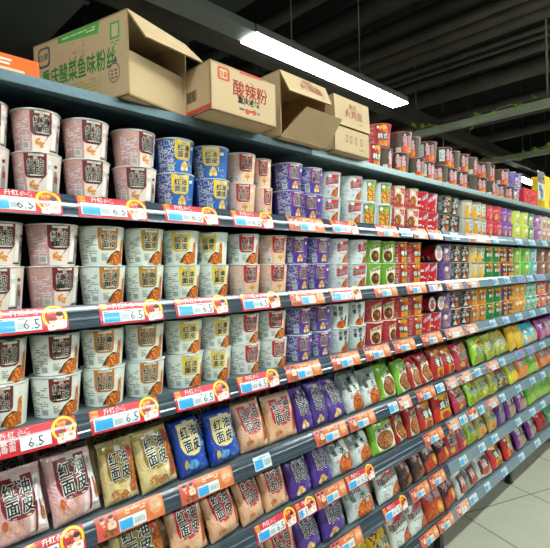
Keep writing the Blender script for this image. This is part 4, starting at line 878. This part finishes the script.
# ---------------------------------------------------------------- room
def struct(name, me, mat): o = link(name, me, None, mat); o['kind'] = 'structure'; return o
m, n, l, b = newmat('floor_tiles')
tc = n.new('ShaderNodeTexCoord'); mp = n.new('ShaderNodeMapping'); mp.inputs['Rotation'].default_value = (0, 0, math.radians(22)); mp.inputs['Location'].default_value = (-2.421, -1.108, 0)
l.new(tc.outputs['Object'], mp.inputs['Vector'])
br = n.new('ShaderNodeTexBrick'); br.offset = 0; br.squash = 1; br.inputs['Scale'].default_value = 1; br.inputs['Brick Width'].default_value = .56; br.inputs['Row Height'].default_value = .56; br.inputs['Mortar Size'].default_value = .004; br.inputs['Mortar Smooth'].default_value = .2
br.inputs['Color1'].default_value = lin('#b0ad9c'); br.inputs['Color2'].default_value = lin('#aaa796'); br.inputs['Mortar'].default_value = lin('#403c30'); l.new(mp.outputs['Vector'], br.inputs['Vector'])
nz = n.new('ShaderNodeTexNoise'); nz.inputs['Scale'].default_value = 5; nz.inputs['Detail'].default_value = 8; nz.inputs['Distortion'].default_value = 1.5; l.new(tc.outputs['Object'], nz.inputs['Vector'])
rp_ = n.new('ShaderNodeValToRGB'); rp_.color_ramp.elements[0].color = (.86, .85, .82, 1); rp_.color_ramp.elements[1].color = (1.06, 1.06, 1.05, 1); l.new(nz.outputs['Fac'], rp_.inputs['Fac'])
mx = n.new('ShaderNodeMix'); mx.data_type = 'RGBA'; mx.blend_type = 'MULTIPLY'; mx.inputs['Factor'].default_value = 1; l.new(br.outputs['Color'], mx.inputs['A']); l.new(rp_.outputs['Color'], mx.inputs['B']); l.new(mx.outputs['Result'], b.inputs['Base Color']); b.inputs['Roughness'].default_value = .35
struct('floor', boxmesh('floor', -4, 14, -5, 9, -.05, 0), m)
CZ = 4.6
struct('ceiling', boxmesh('ceiling', -4, 14, -5, 9, CZ, CZ+.05), M_CEIL)
M_WALL = plain('dark_wall', '#3c3d38', .8, noise=.1, nscale=2)
struct('wall_back', boxmesh('wall_back', -4, 14, 9, 9.05, 0, CZ), M_WALL)
struct('wall_right', boxmesh('wall_right', 14, 14.05, -5, 9, 0, CZ), M_WALL)
struct('wall_left', boxmesh('wall_left', -4.05, -4, -5, 9, 0, CZ), M_WALL)
struct('wall_front', boxmesh('wall_front', -4, 14, -5.05, -5, 0, CZ), M_WALL)
# ---------------------------------------------------------------- lamps
LZ = 2.78
def fixture(x0, x1, y, z, label, w=.15, wires=(.2, .8)):
    t = empty('linear_lamp', (x0, y, z)); L = x1-x0
    bm = bmesh.new(); add_box(bm, 0, L, -w/2, w/2, .004, .05); link('housing', bm_mesh('housing', bm, bev=.004), t, M_TRAY)
    link('diffuser', boxmesh('diffuser', .006, L-.006, -w/2+.006, w/2-.006, -.006, .004), t, M_LAMP)
    for f in wires:
        link('suspension_wire', tubemesh('suspension_wire', (L*f, 0, .05), (L*f, 0, CZ-z), .004, 6), t, M_WIRE)
        bm = bmesh.new(); add_box(bm, L*f-.02, L*f+.02, -.02, .02, .05, .10); link('clip', bm_mesh('clip', bm, bev=.003), t, M_WIRE)
    tag(t, label, 'lamp', 'linear ceiling lamps'); return t
fixture(1.82, 3.50, .93, LZ, 'lit linear ceiling lamp hanging above the cartons', wires=(.22, .66))
f2a, f2b = at_z(519, 176, LZ), at_z(535, 186, LZ)
fixture(f2a[0], f2a[0]+2.0, (f2a[1]+f2b[1])/2, LZ, 'distant lit linear lamp seen above the yellow carton')
for i in range(4): fixture(-2.4+i*2.5, -.02+i*2.5, -.98, 2.82, 'linear lamp over the aisle in front of the shelves, %s from the left' % ORD[i])
for i in range(3): fixture(-2.4+i*3.4, -.1+i*3.4, -3.0, 2.9, 'added linear fill lamp behind the viewer, %s from the left' % ORD[i], .24)  # unseen row added as frontal fill light for the lower shelves
for i in range(3): fixture(-2.0+i*3.6, .2+i*3.6, 3.6, 3.0, 'linear lamp over a far aisle behind the shelving, %s from the left' % ORD[i])
t = empty('lamp_trunking', (-2.2, .93, LZ)); link('tray', boxmesh('tray', 0, 4.01, -.07, .07, .002, .05, bev=.004), t, M_TRAY); link('suspension_wire', tubemesh('w', (2.6, 0, .05), (2.6, 0, CZ-LZ), .004, 6), t, M_WIRE)
tag(t, 'grey unlit lamp trunking leading to the lit ceiling lamp', 'trunking')
# ---------------------------------------------------------------- ceiling services: pipes along y
def pipe(name, p, q, r, label, mat=M_PIPE, coll=True):
    t = empty(name, p); v = Vector(q)-Vector(p); link('pipe_run', tubemesh('pipe_run', (0, 0, 0), v, r, 16), t, mat)
    if coll:
        for f in (.2, .5, .8): link('collar', tubemesh('collar', v*f, v*f+v.normalized()*.06, r*1.18, 16), t, mat)
    tag(t, label, 'pipe', 'dark ceiling pipes'); return t
PN = ['thick dark pipe high under the ceiling, nearest the cartons', 'second dark ceiling pipe', 'third dark ceiling pipe', 'fourth dark ceiling pipe', 'fifth dark ceiling pipe, thin', 'sixth dark ceiling pipe, thin', 'seventh dark ceiling pipe', 'thick brown ceiling pipe with bright underside']
for i, (py, r, z) in enumerate(((8, .09, 3.75), (25, .05, 3.55), (36, .055, 3.5), (46, .06, 3.45), (60, .028, 3.40), (67, .022, 3.35), (75, .05, 3.35), (92, .085, 3.30))):
    x, y, _ = at_z(450, py, z); pipe('ceiling_pipe', (x, -3.0, z), (x, 8.8, z), r, PN[i]+' running across the aisle')
for i, (px, py, z, r) in enumerate(((330, 30, 3.9, .11), (290, 12, 3.9, .07))):
    x, y, _ = at_z(px, py, z); pipe('ceiling_pipe', (x, -3.0, z), (x, 8.8, z), r, ('broad black pipe behind the lit lamp', 'black pipe above the lit lamp')[i]+' near the ceiling', M_PIPE2)
for i, (py, z, r) in enumerate(((112, 3.25, .05), (125, 3.2, .05), (142, 3.15, .06))):
    x, y, _ = at_z(470, py, z); pipe('ceiling_pipe', (x, -3.0, z), (x, 8.8, z), r, '%s dark far pipe behind the green-leaved beam' % ORD[i], M_PIPE)
# long beam along the aisle, ducts
x, y, z = at_z(400, 112, 2.95); t = empty('ceiling_beam', (-1, y, z)); link('beam', boxmesh('beam', 0, 14, -.06, .06, -.06, .06), t, M_PIPE); tag(t, 'brown steel beam running along the shelves in the dark', 'beam')
def duct(x0, x1, y0, y1, z0, z1, label, col):
    t = empty('air_duct', (x0, y0, z0)); bm = bmesh.new(); add_box(bm, 0, x1-x0, 0, y1-y0, 0, z1-z0); link('duct_body', bm_mesh('duct_body', bm, bev=.01), t, col)
    for k in range(1, 5):
        bm = bmesh.new(); add_box(bm, -.012, x1-x0+.012, (y1-y0)*k/5-.02, (y1-y0)*k/5+.02, -.012, z1-z0+.012); link('flange', bm_mesh('flange', bm), t, col)
    tag(t, label, 'duct', 'ceiling ducts')
duct(.9, 1.5, .9, 8, 3.45, 3.85, 'large dark duct at the upper left behind the green-lettered carton', M_PIPE2)
duct(2.2, 2.7, 1.5, 8, 3.7, 4.1, 'dark duct behind the lit lamp in the ceiling gloom', M_PIPE2)
# pale beams with artificial ivy
def ivy(x, y0, y1, z, n, seed, label, beam_label):
    t = empty('pale_beam', (x, y0, z)); link('beam', boxmesh('beam', -.035, .035, 0, y1-y0, -.03, .03, bev=.004), t, M_RAILW)
    for f in (.2, .75): link('hanger_rod', tubemesh('hanger_rod', (0, (y1-y0)*f, .03), (0, (y1-y0)*f, CZ-z), .008, 8), t, M_WIRE)
    tag(t, beam_label, 'beam', 'pale beams')
    q = random.Random(seed); bm = bmesh.new(); pts = []
    for i in range(40):
        f = i/39; pts.append(Vector((-.062+.010*math.sin(i*.9), (y1-y0)*f, .0+.04*math.sin(i*.7))))
    for a, b in zip(pts, pts[1:]): add_tube(bm, a, b, .003, 5)
    st = bm_mesh('vine_stem', bm); bm = bmesh.new()
    for i in range(n):
        c = pts[q.randrange(40)]+Vector((q.uniform(-.06, -.03), q.uniform(-.04, .04), q.uniform(-.06, .05))); s = q.uniform(.02, .034)
        rot = Matrix.Rotation(q.uniform(0, 6.28), 4, 'Z') @ Matrix.Rotation(q.uniform(-1.2, 1.2), 4, 'X')
        P = [(0, -s, 0), (s*.5, -s*.6, s*.12), (s*.95, -s*.1, .0), (s*.45, s*.25, s*.15), (0, s*1.1, 0), (-s*.45, s*.25, s*.15), (-s*.95, -s*.1, 0), (-s*.5, -s*.6, s*.12)]
        vs = [bm.verts.new(c+(rot @ Vector(p))) for p in P]; cc = bm.verts.new(c+(rot @ Vector((0, 0, -s*.1))))
        for k in range(8): bm.faces.new((vs[k], vs[(k+1) % 8], cc))
    bmesh.ops.solidify(bm, geom=bm.faces[:], thickness=.0015)
    v = empty('artificial_ivy', (x, y0, z)); link('stem', st, v, M_LEAF); f = link('leaves', bm_mesh('leaves', bm), v, M_LEAF); f['kind'] = 'stuff'
    tag(v, label, 'garland', 'ivy garlands')
xa, ya_, _ = at_z(470, 122, 2.73); ivy(xa, -.6, 2.6, 2.73, 34, 3, 'green plastic ivy along the nearer pale beam', 'nearer pale beam carrying ivy above the ramen cups')
xb, yb_, _ = at_z(515, 157, 2.73); ivy(xb, -.2, 2.4, 2.73, 40, 4, 'yellow-green plastic ivy on the farther pale beam', 'farther pale beam carrying ivy behind the ramen cups')
# thin drop wires
for i, (px, py) in enumerate(((415, 60), (470, 150), (493, 150), (530, 130))):
    x, y, z = at_y(px, py, 1.4+.3*i); o = link('drop_wire', tubemesh('drop_wire', (0, 0, z-.5), (0, 0, CZ), .005, 6), None, M_WIRE); o.location = (x, y, 0)
    tag(o, '%s thin vertical wire from the left, hanging from the ceiling behind the ramen cups' % ORD[i], 'wire', 'hanging wires')
# ---------------------------------------------------------------- world / view
w = bpy.data.worlds.new('world'); S.world = w; w.use_nodes = True
w.node_tree.nodes['Background'].inputs[0].default_value = (.85, 1, .95, 1); w.node_tree.nodes['Background'].inputs[1].default_value = .05
S.view_settings.view_transform = 'Standard'; S.view_settings.look = 'None'; S.view_settings.gamma = 1; S.view_settings.exposure = 0.78
S.cycles.use_denoising = True; S.cycles.max_bounces = 6; S.cycles.sample_clamp_indirect = 8
